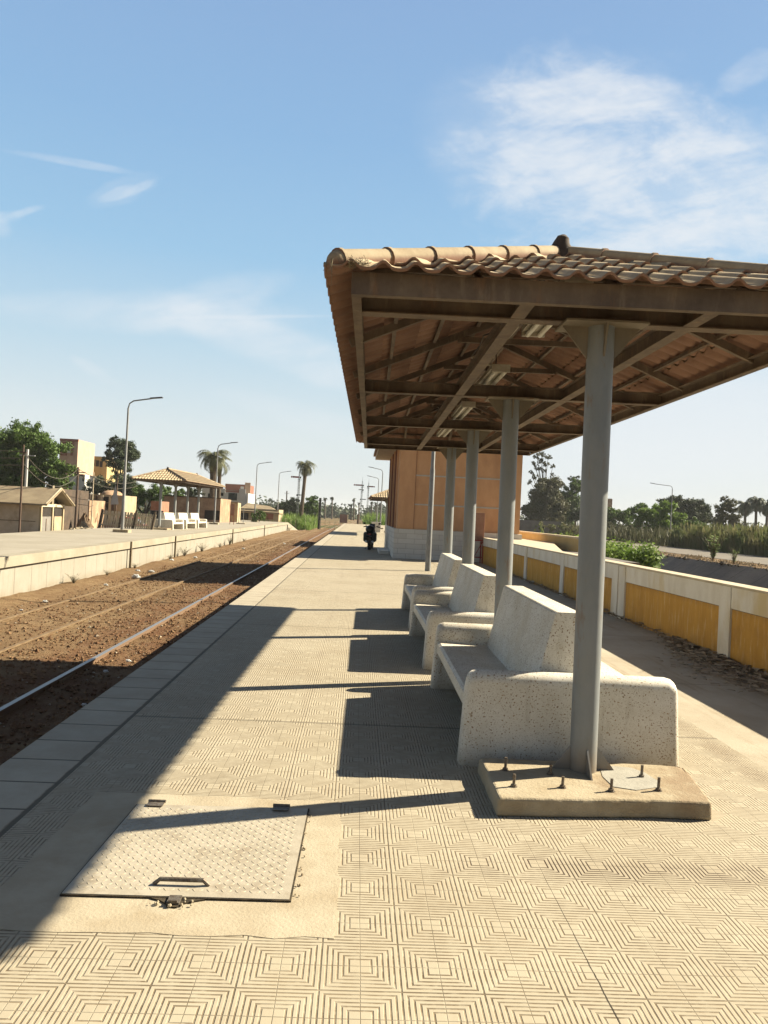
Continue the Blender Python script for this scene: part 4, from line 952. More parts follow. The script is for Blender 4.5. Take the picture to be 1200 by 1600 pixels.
box_stand(4.47, 27.5, 0, 0.1, 'faded red metal cabinet on a bright red leg frame before the station wall', M['rustbox'])

# ------------------------------------------------------------------ motorcycle seen from behind
mc = empty('motorcycle', (0.60, 34.0, 0), 'black motorcycle parked on its stand beside the station, seen from behind', 'motorcycle', rz=R(-6))
for (yv, r_) in ((-.02, .30), (1.28, .30)):
    wv = MB().wheel((0, yv, r_), r_, .12).build('wheel', M['rubber'], mc); MB().wheel((0, yv, r_), r_*.68, .10).wheel((0, yv, r_), .05, .16).build('rim', M['chrome'], wv)
bd = MB(); bd.ball((0, .35, .70), (.20, .50, .17), seg=14, rings=8); bd.ball((0, .80, .84), (.17, .28, .16), seg=14, rings=8); bd.box((0, .55, .42), (.26, .36, .30)); bd.box((0, -.12, .60), (.17, .44, .07), rx=-.25)
bd.build('body', M['black'], mc)
MB().ball((0, .28, .84), (.155, .44, .075), seg=14, rings=8).build('seat', M['rubber'], mc)
MB().tube([(-.39, .90, 1.02), (-.25, .97, 1.06), (-.08, 1.02, 1.0), (.08, 1.02, 1.0), (.25, .97, 1.06), (.39, .90, 1.02)], .016, 8).build('handlebar', M['black'], mc)
for sx in (-1, 1):
    MB().tube([(sx*.24, .93, 1.04), (sx*.39, .90, 1.02)], .024, 8).build('grip', M['rubber'], mc)
    MB().tube([(sx*.26, .94, 1.05), (sx*.33, .92, 1.16)], .008, 6).ball((sx*.35, .91, 1.19), (.06, .02, .045), seg=10, rings=6).build('mirror', M['black'], mc)
    MB().tube([(sx*.09, 1.28, .30), (sx*.09, 1.02, .98)], .025, 8).build('fork', M['chrome'], mc)
    MB().box((sx*.19, -.05, .62), (.04, .06, .05)).build('indicator', M['red'], mc)
    MB().tube([(sx*.13, .3, .33), (sx*.15, -.2, .38)], [.035, .05], 10).build('exhaust', M['chrome'], mc)
for sx in (-1, 1): MB().box((sx*.17, .15, .58), (.24, .55, .44)).build('pannier', M['black'], mc, bevel=.08, seg=3)
MB().box((0, 1.08, 1.05), (.26, .05, .24), rx=-.3).build('windscreen', M['glass'], mc)
MB().ball((0, 1.12, .92), (.11, .09, .10), seg=12, rings=8).build('headlight', M['chrome'], mc)
MB().box((0, -.22, .70), (.15, .05, .07)).build('tail_light', M['red'], mc)
MB().box((0, -.27, .52), (.17, .012, .13)).build('number_plate', M['wood_dark'], mc)
MB().ball((0, -.02, .93), (.21, .24, .19), seg=12, rings=8).build('top_box', M['black'], mc)
MB().tube([(.02, .45, .28), (-.24, .40, .01)], .012, 6).build('side_stand', M['black'], mc)
MB().bx(-.13, .13, -.36, .02, .33, .36).build('mudguard', M['black'], mc)

# white planter box and wall farther along
tag(MB().bx(1.35, 2.15, 68.6, 69.4, 0, .86).bx(1.32, 2.18, 68.57, 69.43, .862, .93).build('masonry_box', M['plinth'], smooth=False), 'square whitewashed masonry box standing beyond the station', 'planter')
tag(MB().bx(4.2, 30, 108, 108.25, -.9, 1.9).build('block_wall', M['blockgrey'], smooth=False), 'grey block wall beyond the second shelter', 'wall')
tag(MB().tube([(0.1, 118.6, -1.0), (0.12, 118.6, 1.55)], .17, 8).build('timber_post', M['rustpole']), 'thick brown timber post at the platform end', 'post')
tag(MB().bx(-4.6, -2.7, 196, 199, -.9, 1.25).bx(-2.68, -2.5, 196, 199, -.9, 1.3, 1).build('track_cabin', [M['redbrown'], M['cream']], smooth=False), 'small brown cabin beside the far end of the track', 'cabin')

# other shelters
s2 = dup(sh); s2.location = (-11.75, 45.0, FZ); s2.rotation_euler = (0, 0, -.055)
tag(s2, 'tiled roof shelter over the white benches on the opposite platform', 'shelter', 'tiled platform shelters')
s3 = dup(sh); s3.location = (2.55, 57.0, 0); s3.rotation_euler = (0, 0, 0.004)
tag(s3, 'tiled roof shelter partly hidden behind the station building', 'shelter', 'tiled platform shelters')
for k, (yy_, lbv) in enumerate([(45.35, 'white concrete bench nearest the lamp post on the opposite platform'), (48.25, 'middle white concrete bench under the opposite shelter'), (51.05, 'white concrete bench farthest along under the opposite shelter')]):
    q_ = dup(bench); q_.rotation_euler = (0, 0, -.055); q_.location = (-11.75+.055*(yy_-45), yy_, FZ); tag(q_, lbv, 'bench', GF)
f3 = dup(ff); f3.location = (-11.75, 45.0, FZ); f3.scale = (1, 1, 1); f3['label'] = 'flat concrete footing under the nearest post of the opposite shelter'

# ------------------------------------------------------------------ lamp posts
def lamp_post(loc, h, side, label, group, arm_l=1.5, rz=0.0, base=True):
    root = empty('lamp_post', loc, label, 'lamp post', group, rz)
    MB().tube([(0, 0, 0), (0, 0, h*.45), (0, 0, h*.46), (0, 0, h-.35)], [.085, .075, .06, .045], 12).build('pole', M['galv'], root)
    MB().tube([(0, 0, h-.36), (side*.06, 0, h-.12), (side*.25, 0, h+.02), (side*arm_l*.75, 0, h+.18)], .035, 8).build('arm', M['galv'], root)
    MB().box((side*(arm_l*.75+.25), 0, h+.23), (.62, .2, .06), ry=-side*.12).build('lamp_head', M['lamp_dark'], root, bevel=.02)
    if base: MB().box((0, 0, .07), (.75, .6, .14)).build('footing', M['pad'], root, smooth=False)
    return root
GLL = 'lamp posts on the opposite platform'; GLR = 'lamp posts along the station platform'
lamp_post((-11.75, 38, FZ), 6.6, 1, 'grey lamp post standing in front of the opposite shelter, tallest of its row', GLL)
lamp_post((-12.3, 65, FZ), 6.9, 1, 'grey lamp post beside the palm, just past the opposite shelter', GLL)
lamp_post((-12.0, 88, FZ), 6.8, 1, 'grey lamp post next to the green bush near the opposite platform end', GLL)
lamp_post((-11.5, 108, -1.0), 8.0, 1, 'grey lamp post beyond the opposite platform end, farthest of its row', GLL)
lamp_post((2.17, 22.3, 0), 6.7, -1, 'grey lamp post whose pole rises behind the far bench and meets the shelter roof', GLR, base=False)
lamp_post((2.45, 60, 0), 6.9, -1, 'grey lamp post whose head just clears the station roof edge', GLR, base=False)
lamp_post((2.65, 86, 0), 6.8, -1, 'taller looking of the two grey lamp posts by the second shelter', GLR)
lamp_post((2.75, 106, 0), 6.8, -1, 'shorter looking grey lamp post above the masonry box', GLR)
for k, (px_, yv, tp, lbv) in enumerate([(1047, 91, 757, 'thin lamp post at the road edge before the dark acacia'), (902, 131, 775, 'thin lamp post by the road half hidden behind the nearest shelter post')]):
    p = at(px_, 840, yv); zt = at(px_, tp, yv)[2]
    lamp_post((p[0], yv, -.22), zt+.22-.2, -1, lbv, 'lamp posts along the road', 3.0 if k == 0 else 1.5)

# ------------------------------------------------------------------ signals
def signal(x_, y_, z0, h, arms, label):
    root = empty('semaphore_signal', (x_, y_, z0), label, 'railway signal', 'semaphore signals')
    po = MB()
    for a in (-.12, .12):
        for b2_ in (-.12, .12): po.bar((a, b2_, 0), (a*.5, b2_*.5, h), .045, .045)
    zv = 0; sgn = 1
    while zv < h-.5: po.bar((-.12*sgn*(1-.5*zv/h), -.12, zv), (.12*sgn*(1-.5*(zv+.5)/h), -.12, zv+.5), .03, .03); zv += .5; sgn = -sgn
    po.tube([(0, 0, h), (0, 0, h+1.1)], [.03, .01], 6); po.ball((0, 0, h+.1), .09, seg=8, rings=6); po.build('lattice_mast', M['signal_grey'], root)
    la = MB()
    for sx in (-.16, .16): la.bar((sx-.05, .35, 0), (sx-.05, .3, h*.95), .03, .03)
    for zv in np.arange(.3, h*.95, .35): la.bar((-.21, .33, zv), (.11, .33, zv), .02, .02)
    la.build('ladder', M['signal_grey'], root)
    for (zf, side, ln, big) in arms:
        ar = MB().box((side*ln/2, -.18, h*zf), (ln, .03, .26 if big else .16)); ao = ar.build('signal_arm', M['signal_red'] if big else M['signal_grey'], root, smooth=False)
        MB().box((side*ln*.82, -.2, h*zf), (ln*.07, .012, .26 if big else .15)).build('stripe', M['white'], ao, smooth=False)
        MB().box((-side*.18, -.16, h*zf-.05), (.26, .14, .30)).build('lamp_case', M['black'], ao)
        MB().box((-side*.1, .05, h*zf-.42), (.62, .4, .05)).build('platform_bracket', M['signal_grey'], ao, smooth=False)
    return root
p = at(465, 800, 120); signal(p[0], 120, -1, 8.6, [(.93, -1, 1.3, True), (.60, 1, .5, False), (.50, -1, .55, False)], 'semaphore signal with red arm beside the tall palm left of the track')
p = at(564, 800, 150); signal(p[0], 150, -1, 9.0, [(.93, -1, 1.7, True), (.83, -1, .7, False), (.62, 1, .9, False)], 'semaphore signal with its arm pointing left beyond the motorcycle')
p = at(574, 800, 160); signal(p[0], 160, -1, 9.2, [(.93, 1, 1.3, True)], 'semaphore signal with its arm pointing right above the second shelter eave')

# ------------------------------------------------------------------ vegetation
def leaves(centres, rads, n_per, size, seed, squash=0.85, shell=0.55):
    r = np.random.default_rng(seed); out_ = []
    for (c_, rad), n_ in zip(zip(centres, rads), n_per):
        d_ = r.normal(size=(n_, 3)); d_ /= np.linalg.norm(d_, axis=1)[:, None]
        rr_ = rad*(shell*.3+(1-shell*.3)*r.random(n_)**.6)*(0.8+0.7*r.random(n_)**2); p_ = np.array(c_)+d_*rr_[:, None]*np.array([1, 1, squash])
        nrm = d_ + r.normal(size=(n_, 3))*.7; nrm /= np.linalg.norm(nrm, axis=1)[:, None]
        t = np.cross(nrm, r.normal(size=(n_, 3))); t /= np.linalg.norm(t, axis=1)[:, None]; b_ = np.cross(nrm, t)
        s_ = size*r.uniform(.6, 1.4, n_)[:, None]
        out_.append(np.stack([p_-t*s_, p_+b_*s_*.5, p_+t*s_, p_-b_*s_*.5], 1))
    return np.concatenate(out_)
def tree(base, blobs, mat, size_, label, cat='tree', group=None, seed=1, clumps=26, dens=1.0, trunk_r=.22, name='tree', airy=False):
    """base: ground point; blobs: list of (dx, dy, dz, r) crown lobes; each lobe holds many leaf clumps"""
    r = random.Random(seed); root = empty(name, base, label, cat, group); size = size_*.62
    cen = []; rad = []; npc = []; limbs = []
    for (dx_, dy_, dz_, R_) in blobs:
        k = max(6, int(clumps*1.45*(R_/2.0)**1.2))
        for i in range(k):
            d_ = Vector((r.gauss(0, 1), r.gauss(0, 1), r.gauss(0, 1))).normalized()*R_*(r.uniform(.5, 1.0) if r.random() < .75 else r.uniform(.1, .6))
            c_ = (dx_+d_.x, dy_+d_.y, dz_+d_.z*.85); cen.append(c_); rr_ = R_*r.uniform(.15, .32)*(1.25 if airy else 1); rad.append(rr_)
            npc.append(int(max(14, 56*dens*(rr_/size/3.0)**2*(.35 if airy else 1))))
        limbs.append((dx_, dy_, dz_, R_))
    quads_obj('crown', leaves(cen, rad, npc, size, seed), mat, root)
    tk = MB(); top_z = min(b[2] for b in blobs)
    mx = sum(b[0] for b in blobs)/len(blobs); my = sum(b[1] for b in blobs)/len(blobs)
    fork = (mx*.25, my*.25, max(.5, top_z*.5))
    tk.tube([(0, 0, 0), (mx*.1, my*.1, fork[2]*.5), fork], [trunk_r*1.25, trunk_r, trunk_r*.85], 8)
    for (dx_, dy_, dz_, R_) in limbs:
        mid_ = ((fork[0]+dx_)/2+r.uniform(-.2, .2), (fork[1]+dy_)/2, (fork[2]+dz_)/2+.1)
        tk.tube([fork, mid_, (dx_, dy_, dz_+R_*.2)], [trunk_r*.6, trunk_r*.4, trunk_r*.15], 6)
        for j in range(4):
            c_ = cen[r.randrange(len(cen))]
            if math.dist(c_, (dx_, dy_, dz_)) < R_*1.2: tk.tube([(dx_, dy_, dz_-.2*R_), c_], [trunk_r*.22, trunk_r*.06], 5)
    tk.build('trunk', M['bark'], root)
    return root
def ptree(px_, y_, z0, blobs_px, mat, label, size=.16, seed=1, **kw):
    """place a tree from where its crown lobes stand in the view: (px, py, r_px)"""
    s_ = y_/FPX; b0 = at(px_, 800, y_); bl = []
    r = random.Random(seed+50)
    for (u, v, rp) in blobs_px:
        p_ = at(u, v, y_); bl.append((p_[0]-b0[0], r.uniform(-.3, .3)*rp*s_, p_[2]-z0, rp*s_))
    return tree((b0[0], y_, z0), bl, mat, size, label, seed=seed, **kw)
GT = 'trees behind the opposite platform'; GR = 'trees beyond the road'
ptree(25, 62, -1.05, [(22, 700, 46), (70, 705, 36), (45, 685, 30), (90, 735, 26), (-20, 720, 50), (60, 745, 40), (10, 750, 45), (100, 758, 16)], M['leaf_mid'], 'big leafy dark green tree behind the long shed', .17, 3, group=GT, clumps=34, dens=1.5, trunk_r=.35)
ptree(185, 88, -1.05, [(186, 700, 21), (172, 712, 15), (200, 715, 18), (188, 728, 20), (178, 690, 10)], M['leaf_dark'], 'tall dark grey green tree behind the first lamp post', .16, 4, group=GT, clumps=34, dens=1.6)
ptree(165, 80, -1.05, [(160, 760, 22), (190, 757, 24), (145, 768, 16), (205, 768, 20)], M['leaf_dark'], 'low dark spreading tree behind the cream gatehouse', .15, 5, group=GT, clumps=34, dens=1.4)
ptree(225, 78, -1.05, [(222, 775, 20), (240, 768, 18), (208, 785, 16), (250, 782, 14)], M['leaf_mid'], 'rounded mid green tree seen just left of the opposite shelter', .14, 6, group=GT, clumps=34, dens=1.5)
ptree(268, 84, -1.05, [(262, 772, 14), (280, 775, 13)], M['leaf_mid'], 'small green tree seen between the posts of the opposite shelter', .14, 7, group=GT, clumps=40, dens=1.5)
ptree(300, 90, -1.05, [(292, 771, 11), (308, 771, 12), (300, 768, 9)], M['leaf_dark'], 'dark rounded tree crown above the brown wall, seen under the opposite shelter', .14, 8, group=GT, clumps=44, dens=1.8)
ptree(403, 86.5, -1.05, [(398, 808, 9), (410, 806, 10), (404, 801, 7)], M['leaf_mid'], 'round green bush at the edge of the opposite platform', .11, 9, group=GT, clumps=50, dens=1.6, trunk_r=.08, name='bush', cat='bush')
ptree(450, 135, -1.05, [(440, 795, 14), (458, 790, 15), (425, 800, 10), (470, 800, 12)], M['leaf_dark'], 'dark green tree mass behind the last opposite lamp post', .2, 10, group=GT, clumps=40, dens=1.6)
ptree(488, 125, -1.05, [(486, 784, 11), (480, 795, 12), (496, 797, 10), (492, 778, 6)], M['leaf_mid'], 'rounded green tree just right of the tall palm', .19, 11, group=GT, clumps=44, dens=1.6)
ptree(378, 170, -1.05, [(372, 795, 10), (395, 795, 9), (415, 796, 8)], M['leaf_dark'], 'distant dark trees behind the ruined low hut', .3, 12, group=GT, clumps=40)
# right side of the canal
ptree(850, 132, -.22, [(848, 775, 24), (862, 765, 22), (838, 800, 24), (868, 795, 24), (852, 812, 26), (845, 755, 10)], M['leaf_olive'], 'broad olive brown tree beside the station building', .26, 21, group=GR, clumps=44, dens=1.6)
ptree(852, 150, -.22, [(838, 713, 6), (848, 709, 6), (857, 714, 6), (845, 720, 6), (853, 724, 6), (835, 724, 6), (864, 728, 5), (841, 732, 6), (830, 738, 5), (836, 745, 6), (828, 753, 5), (862, 741, 4), (850, 735, 5)], M['leaf_olive'], 'tall thin tree with sparse feathery top rising over the olive tree', .2, 22, group=GR, clumps=40, dens=2.6, airy=True, trunk_r=.22)
ptree(890, 140, -.22, [(885, 775, 16), (895, 790, 20), (882, 805, 18), (900, 760, 13)], M['leaf_mid'], 'green tree tucked behind the nearest shelter post', .24, 23, group=GR, clumps=44, dens=1.7)
ptree(900, 165, -.22, [(898, 750, 9), (905, 762, 11)], M['leaf_dark'], 'dark tree top peeking out left of the nearest shelter post', .26, 24, group=GR, clumps=40, dens=1.6)
ptree(960, 118, -.22, [(955, 803, 15), (970, 806, 14), (948, 815, 14), (982, 816, 11)], M['leaf_mid'], 'low green tree right of the nearest shelter post', .22, 25, group=GR, clumps=44, dens=1.6)
ptree(1030, 100, -.22, [(1015, 805, 17), (1040, 800, 20), (1062, 812, 14), (1000, 815, 14), (1030, 820, 20), (1052, 825, 16)], M['leaf_bright'], 'bright green spreading tree behind the thin road lamp post', .19, 26, group=GR, clumps=46, dens=1.6)
ptree(1065, 128, -.22, [(1060, 787, 18), (1085, 795, 20), (1035, 790, 13), (1102, 808, 15), (1072, 808, 22)], M['leaf_dark'], 'dark wide crowned tree rising behind the bright green one', .24, 27, group=GR, clumps=46, dens=1.7)
ptree(1085, 96, -.22, [(1082, 820, 14), (1095, 826, 12)], M['leaf_mid'], 'small bushy tree between the dark tree and the pale willow', .18, 28, group=GR, clumps=46, dens=1.6)
ptree(1130, 112, -.22, [(1128, 798, 15), (1140, 790, 13), (1120, 815, 14), (1145, 812, 15), (1132, 780, 8), (1155, 822, 10)], M['leaf_olive'], 'pale grey olive tree between the dark tree and the royal palms', .2, 29, group=GR, clumps=44, dens=1.3)
ptree(930, 105, -.22, [(845, 822, 8), (862, 824, 9), (878, 826, 10), (893, 828, 9)], M['grass_tall'], 'low straw coloured thicket at the roadside left of the nearest shelter post', .2, 30, group=GR, clumps=44, dens=1.5, trunk_r=.05, name='thicket', cat='thicket')
ptree(1190, 92, -.22, [(1186, 835, 7), (1200, 836, 8), (1212, 838, 8)], M['leaf_bright'], 'lime green hedge clump under the royal palms', .14, 31, group=GR, clumps=60, dens=1.8, trunk_r=.05, name='hedge_clump', cat='hedge')

ptree(1000, 122, -.22, [(990, 800, 12), (1003, 795, 13), (978, 808, 12), (1012, 806, 12)], M['leaf_mid'], 'dense green tree filling in left of the bright green spreading one', .22, 32, group=GR, clumps=46, dens=1.7)
ptree(920, 128, -.22, [(905, 805, 16), (925, 800, 17), (940, 806, 14)], M['leaf_dark'], 'dark green tree directly behind the nearest shelter post', .22, 33, group=GR, clumps=46, dens=1.7)
ptree(960, 112, -.22, [(950, 827, 12), (970, 829, 12), (990, 830, 12), (1010, 832, 11), (1030, 835, 10)], M['leaf_olive'], 'low brownish scrub band at the roadside under the green trees', .2, 34, group=GR, clumps=44, dens=1.6, trunk_r=.05, name='thicket', cat='thicket')
# palms
def palm(x_, y_, z0, h, rad, label, group, seed, lean=0.0, nfr=34, mat=None, trunk_r=.2, lw=.03):
    r = random.Random(seed); root = empty('palm_tree', (x_, y_, z0), label, 'palm', group)
    MB().tube([(0, 0, 0), (lean*.3, 0, h*.35), (lean*.7, 0, h*.7), (lean, 0, h)], [trunk_r*1.2, trunk_r, trunk_r*.9, trunk_r*1.1], 9).build('trunk', M['bark'], root)
    Q = []; C0 = Vector((lean, 0, h))
    for k in range(nfr):
        az = r.uniform(0, 6.283); el = r.uniform(-.55, 1.35); ln = rad*r.uniform(.85, 1.15)
        d_ = Vector((math.cos(az), math.sin(az), 0)); prev = C0.copy(); slope = el
        nseg = 9; side = Vector((-math.sin(az), math.cos(az), 0))
        for i in range(nseg):
            st_ = ln/nseg; nxt = prev + (d_*math.cos(slope)+Vector((0, 0, math.sin(slope))))*st_
            slope -= 0.23+.05*r.random()
            wl_ = rad*.23*math.sin(math.pi*min(1, (i+1.2)/(nseg+1)))**.7
            for j in range(3):
                p0 = prev.lerp(nxt, j/3)
                for sg in (-1, 1):
                    tip = p0 + side*sg*wl_*.75 + (nxt-prev).normalized()*wl_*.5 + Vector((0, 0, -wl_*r.uniform(.2, .75)))
                    ww = (nxt-prev).normalized()*lw*rad*.5
                    Q.append((p0-ww, p0+ww, tip+ww*.3, tip-ww*.3))
            prev = nxt
    quads_obj('crown', np.array([[tuple(a) for a in q_] for q_ in Q]), mat or M['leaf_palm'], root)
    return root
def ppalm(px_, py_, rp, y_, label, group, seed, z0=-1.05, basepx=None, **kw):
    b_ = at(basepx or px_, 800, y_); c_ = at(px_, py_, y_)
    return palm(b_[0], y_, z0, c_[2]-z0, rp*y_/FPX, label, group, seed, lean=c_[0]-b_[0], **kw)
GP = 'date palms behind the opposite platform'
ppalm(334, 714, 31, 75, 'full date palm with a thick trunk behind the second lamp post', GP, 1, nfr=46, basepx=333, trunk_r=.36)
ppalm(344, 722, 25, 77, 'slimmer date palm leaning beside the thick trunked one', GP, 2, nfr=30, basepx=341, trunk_r=.2)
ppalm(478, 727, 21, 112, 'solitary tall date palm beside the red armed signal', GP, 3, nfr=44, basepx=470, trunk_r=.28)
GF2 = 'small palms on the far horizon'
for k, (px_, py_, rp) in enumerate([(553, 780, 5), (508, 779, 5), (519, 778, 5), (549, 789, 4), (581, 785, 4), (587, 786, 4), (594, 787, 4), (561, 786, 4)]):
    ppalm(px_, py_, rp, 300, ['tiny far palm just left of the two right hand signals', 'tiny far palm left of the pair beside the dark chimney post', 'tiny far palm right of the dark chimney post', 'short far palm close to the track end', 'leftmost far palm under the second shelter eave', 'middle far palm under the second shelter eave', 'rightmost far palm under the second shelter eave', 'far palm directly behind the left pointing signal mast'][k], GF2, 30+k, nfr=20, mat=M['leaf_dark'], trunk_r=.3, lw=.10)
GRP = 'royal palms beyond the road'
for k, (px_, py_, rp) in enumerate([(1165, 790, 20), (1182, 784, 20), (1199, 790, 21), (1214, 786, 20)]):
    ppalm(px_, py_, rp, 150, ['royal palm nearest the pale olive tree', 'second royal palm from the pale olive tree', 'third royal palm from the pale olive tree', 'royal palm cut by the picture edge'][k], GRP, 50+k, z0=-.22, nfr=46, mat=M['leaf_dark'], trunk_r=.28, lw=.055)

# blades of reed and tall grass
def blades(name, n_, fx_, fy_, z0, hmin, hmax, wdt, mat, seed, label, lean=.3, plume=False):
    r = np.random.default_rng(seed); x_ = fx_(r, n_); y_ = fy_(r, n_); z_ = z0(x_, y_) if callable(z0) else np.full(n_, z0)
    h_ = r.uniform(hmin, hmax, n_)*(0.75+.25*np.sin(x_*1.3+y_*.9)); az = r.uniform(0, 6.283, n_); ln = r.uniform(0, lean, n_)*h_
    base = np.stack([x_, y_, z_], 1); dirv = np.stack([np.cos(az), np.sin(az), np.zeros(n_)], 1); a2 = r.uniform(0, 6.283, n_); sd = np.stack([np.cos(a2), np.sin(a2), np.zeros(n_)], 1)*wdt
    midp = base+dirv*ln[:, None]*.3; midp[:, 2] += h_*.6; tip = base+dirv*ln[:, None]; tip[:, 2] += h_*r.uniform(.85, 1, n_)
    Q1 = np.stack([base-sd*.6, base+sd*.6, midp+sd, midp-sd], 1); Q2 = np.stack([midp-sd, midp+sd, tip+sd*.25, tip-sd*.25], 1)
    allq = [Q1, Q2]
    if plume:
        m_ = r.random(n_) < .5; t_ = tip[m_]; s3 = sd[m_]*2.2; u3 = np.zeros_like(t_); u3[:, 2] = r.uniform(.25, .5, m_.sum())
        allq.append(np.stack([t_-u3*.3, t_+s3+u3*.2, t_+u3, t_-s3+u3*.2], 1))
    return tag(quads_obj(name, np.concatenate(allq), mat), label, None, None, 'stuff')
uni = lambda a, b_: (lambda r, n_: r.uniform(a, b_, n_))
blades('tall_roadside_grass', 30000, lambda r, n_: 33.0+5*r.random(n_)**1.3, lambda r, n_: 24+54*r.random(n_), -.25, 1.2, 2.6, .028, M['grass_tall'], 41, 'tall straw coloured grass growing along the far side of the road', plume=True)
blades('shade_toned_verge_grass', 9000, uni(32.6, 40), uni(74, 150), -.25, .8, 2.4, .06, M['leaf_olive'], 42, 'scrub coloured dark for shade along the far side of the road behind the lamp post')  # verge shade put into the dark olive blade colour
_r = np.random.default_rng(43); _k = 420; _x = _r.uniform(8.4, 10.6, _k); _y = _r.uniform(25.5, 35, _k)
_top = .30+.35*np.sin(_y*1.1+_x)*.5+.55*_r.random(_k)-np.maximum(0, _x-10.4)*.9
_c = np.stack([_x, _y, _top-.35], 1)
tag(quads_obj('canal_reeds', np.concatenate([leaves([tuple(p_) for p_ in _c], [.34]*_k, [150]*_k, .06, 44, 1.5, .3), leaves([(p_[0], p_[1], p_[2]-.8) for p_ in _c], [.5]*_k, [50]*_k, .09, 45, 1.6, .3)]), M['grass_green']), 'bright green leafy reeds growing in the canal behind the ochre wall', None, None, 'stuff')
blades('canal_reed_grass', 2600, lambda r, n_: 8.5+2.6*r.random(n_), lambda r, n_: 25.5+9.5*r.random(n_), lambda x_, y_: -.55-(x_-6.8)*.83, 2.4, 3.9, .022, M['grass_green'], 43, 'thin reed blades standing out of the leafy canal reeds', .3)
blades('track_end_reeds', 5200, lambda r, n_: -13+6.5*r.random(n_), lambda r, n_: 104+26*r.random(n_), -1.0, 1.0, 2.6, .05, M['grass_green'], 44, 'green reeds beyond the opposite platform end', .4)
blades('reeds_by_platform_end', 2600, lambda r, n_: 1.2+5*r.random(n_), lambda r, n_: 121+14*r.random(n_), -1.0, 1.2, 3.4, .05, M['grass_green'], 45, 'green reeds past the far end of the station platform', .4)
blades('field_scrub', 9000, lambda r, n_: -60+46*r.random(n_), lambda r, n_: 104+60*r.random(n_), -1.05, .8, 2.2, .08, M['leaf_dark'], 46, 'dark scrub covering the ground far behind the opposite platform', .4)
blades('canal_bank_scrub', 5200, lambda r, n_: 22.9+1.0*r.random(n_), lambda r, n_: 14+120*r.random(n_), -.34, .05, .32, .03, M['leaf_dry'], 47, 'dry low scrub on the crest of the canal bank', .6)
stones('canal_bank_clods', 1700, (22.5, 23.9), lambda r, n_: 14+110*r.random(n_), lambda x, y: -.36+0*x, .05, .22, M['clod'], 48, 'dark earth clods along the crest of the canal bank')
def shrub_plant(x_, y_, z_, h_, n_, mat, label, seed, sp=.5, name='weed', cat='weed', group=None):
    r = np.random.default_rng(seed); root = empty(name, (x_, y_, z_), label, cat, group); Q = []; stem = MB()
    for k in range(n_):
        az = r.uniform(0, 6.28); hh = h_*r.uniform(.55, 1); ln = sp*r.uniform(.1, 1)*hh
        tip = Vector((math.cos(az)*ln, math.sin(az)*ln, hh)); stem.tube([(0, 0, 0), (tip.x*.35, tip.y*.35, hh*.6), tip], [h_*.012, h_*.009, h_*.004], 4)
        for j in range(9):
            t = .25+.75*j/9; p_ = Vector((tip.x*t*t*.9, tip.y*t*t*.9, hh*t)); a2 = r.uniform(0, 6.28); l2 = h_*r.uniform(.10, .2); o_ = Vector((math.cos(a2), math.sin(a2), r.uniform(-.3, .5)))*l2; s2 = Vector((-math.sin(a2), math.cos(a2), 0))*l2*.22
            Q.append([tuple(p_), tuple(p_+o_*.5+s2), tuple(p_+o_), tuple(p_+o_*.5-s2)])
    quads_obj('foliage', np.array(Q), mat, root); stem.build('stem', M['leaf_dry'], root)
    return root
shrub_plant(23.0, 47.5, -.34, 1.75, 26, M['grass_green'], 'bushy green weed standing alone on the canal bank beside the road', 61, .5)
shrub_plant(22.9, 44.6, -.36, 1.1, 16, M['grass_green'], 'smaller green weed beside the tall one on the canal bank', 62, .5)
GW = 'weeds along the opposite platform wall'
weeds = [(118, 902, .30, 'low dry weed nearest along the opposite platform wall'), (170, 892, .2, 'small weed beside the first litter bags'), (213, 886, .22, 'small weed under the broad wall crack'), (268, 872, .28, 'weed at the wall foot by the pale litter'), (290, 866, .42, 'dark bushy weed left of the pair at the opposite wall foot'), (317, 860, .45, 'dark bushy weed right of its twin at the opposite wall foot'), (345, 855, .3, 'low spreading weed patch at the opposite wall foot'), (360, 850, .55, 'tallest dark weed at the opposite wall foot'), (382, 847, .28, 'small dark weed past the tallest one'), (452, 832, .45, 'last dark weed near the end of the opposite wall')]
for k, (u, v, h_, lbv) in enumerate(weeds):
    d_ = fw + rt*(u-600)/FPX - up*(v-800)/FPX; t_ = -8.45/d_[0]; yv = (EYE+d_*t_)[1]
    shrub_plant(-8.5, yv, -.96, h_*1.25, 22, M['leaf_olive'] if k not in (4, 5, 7) else M['leaf_dark'], lbv, 70+k, 1.1, group=GW)

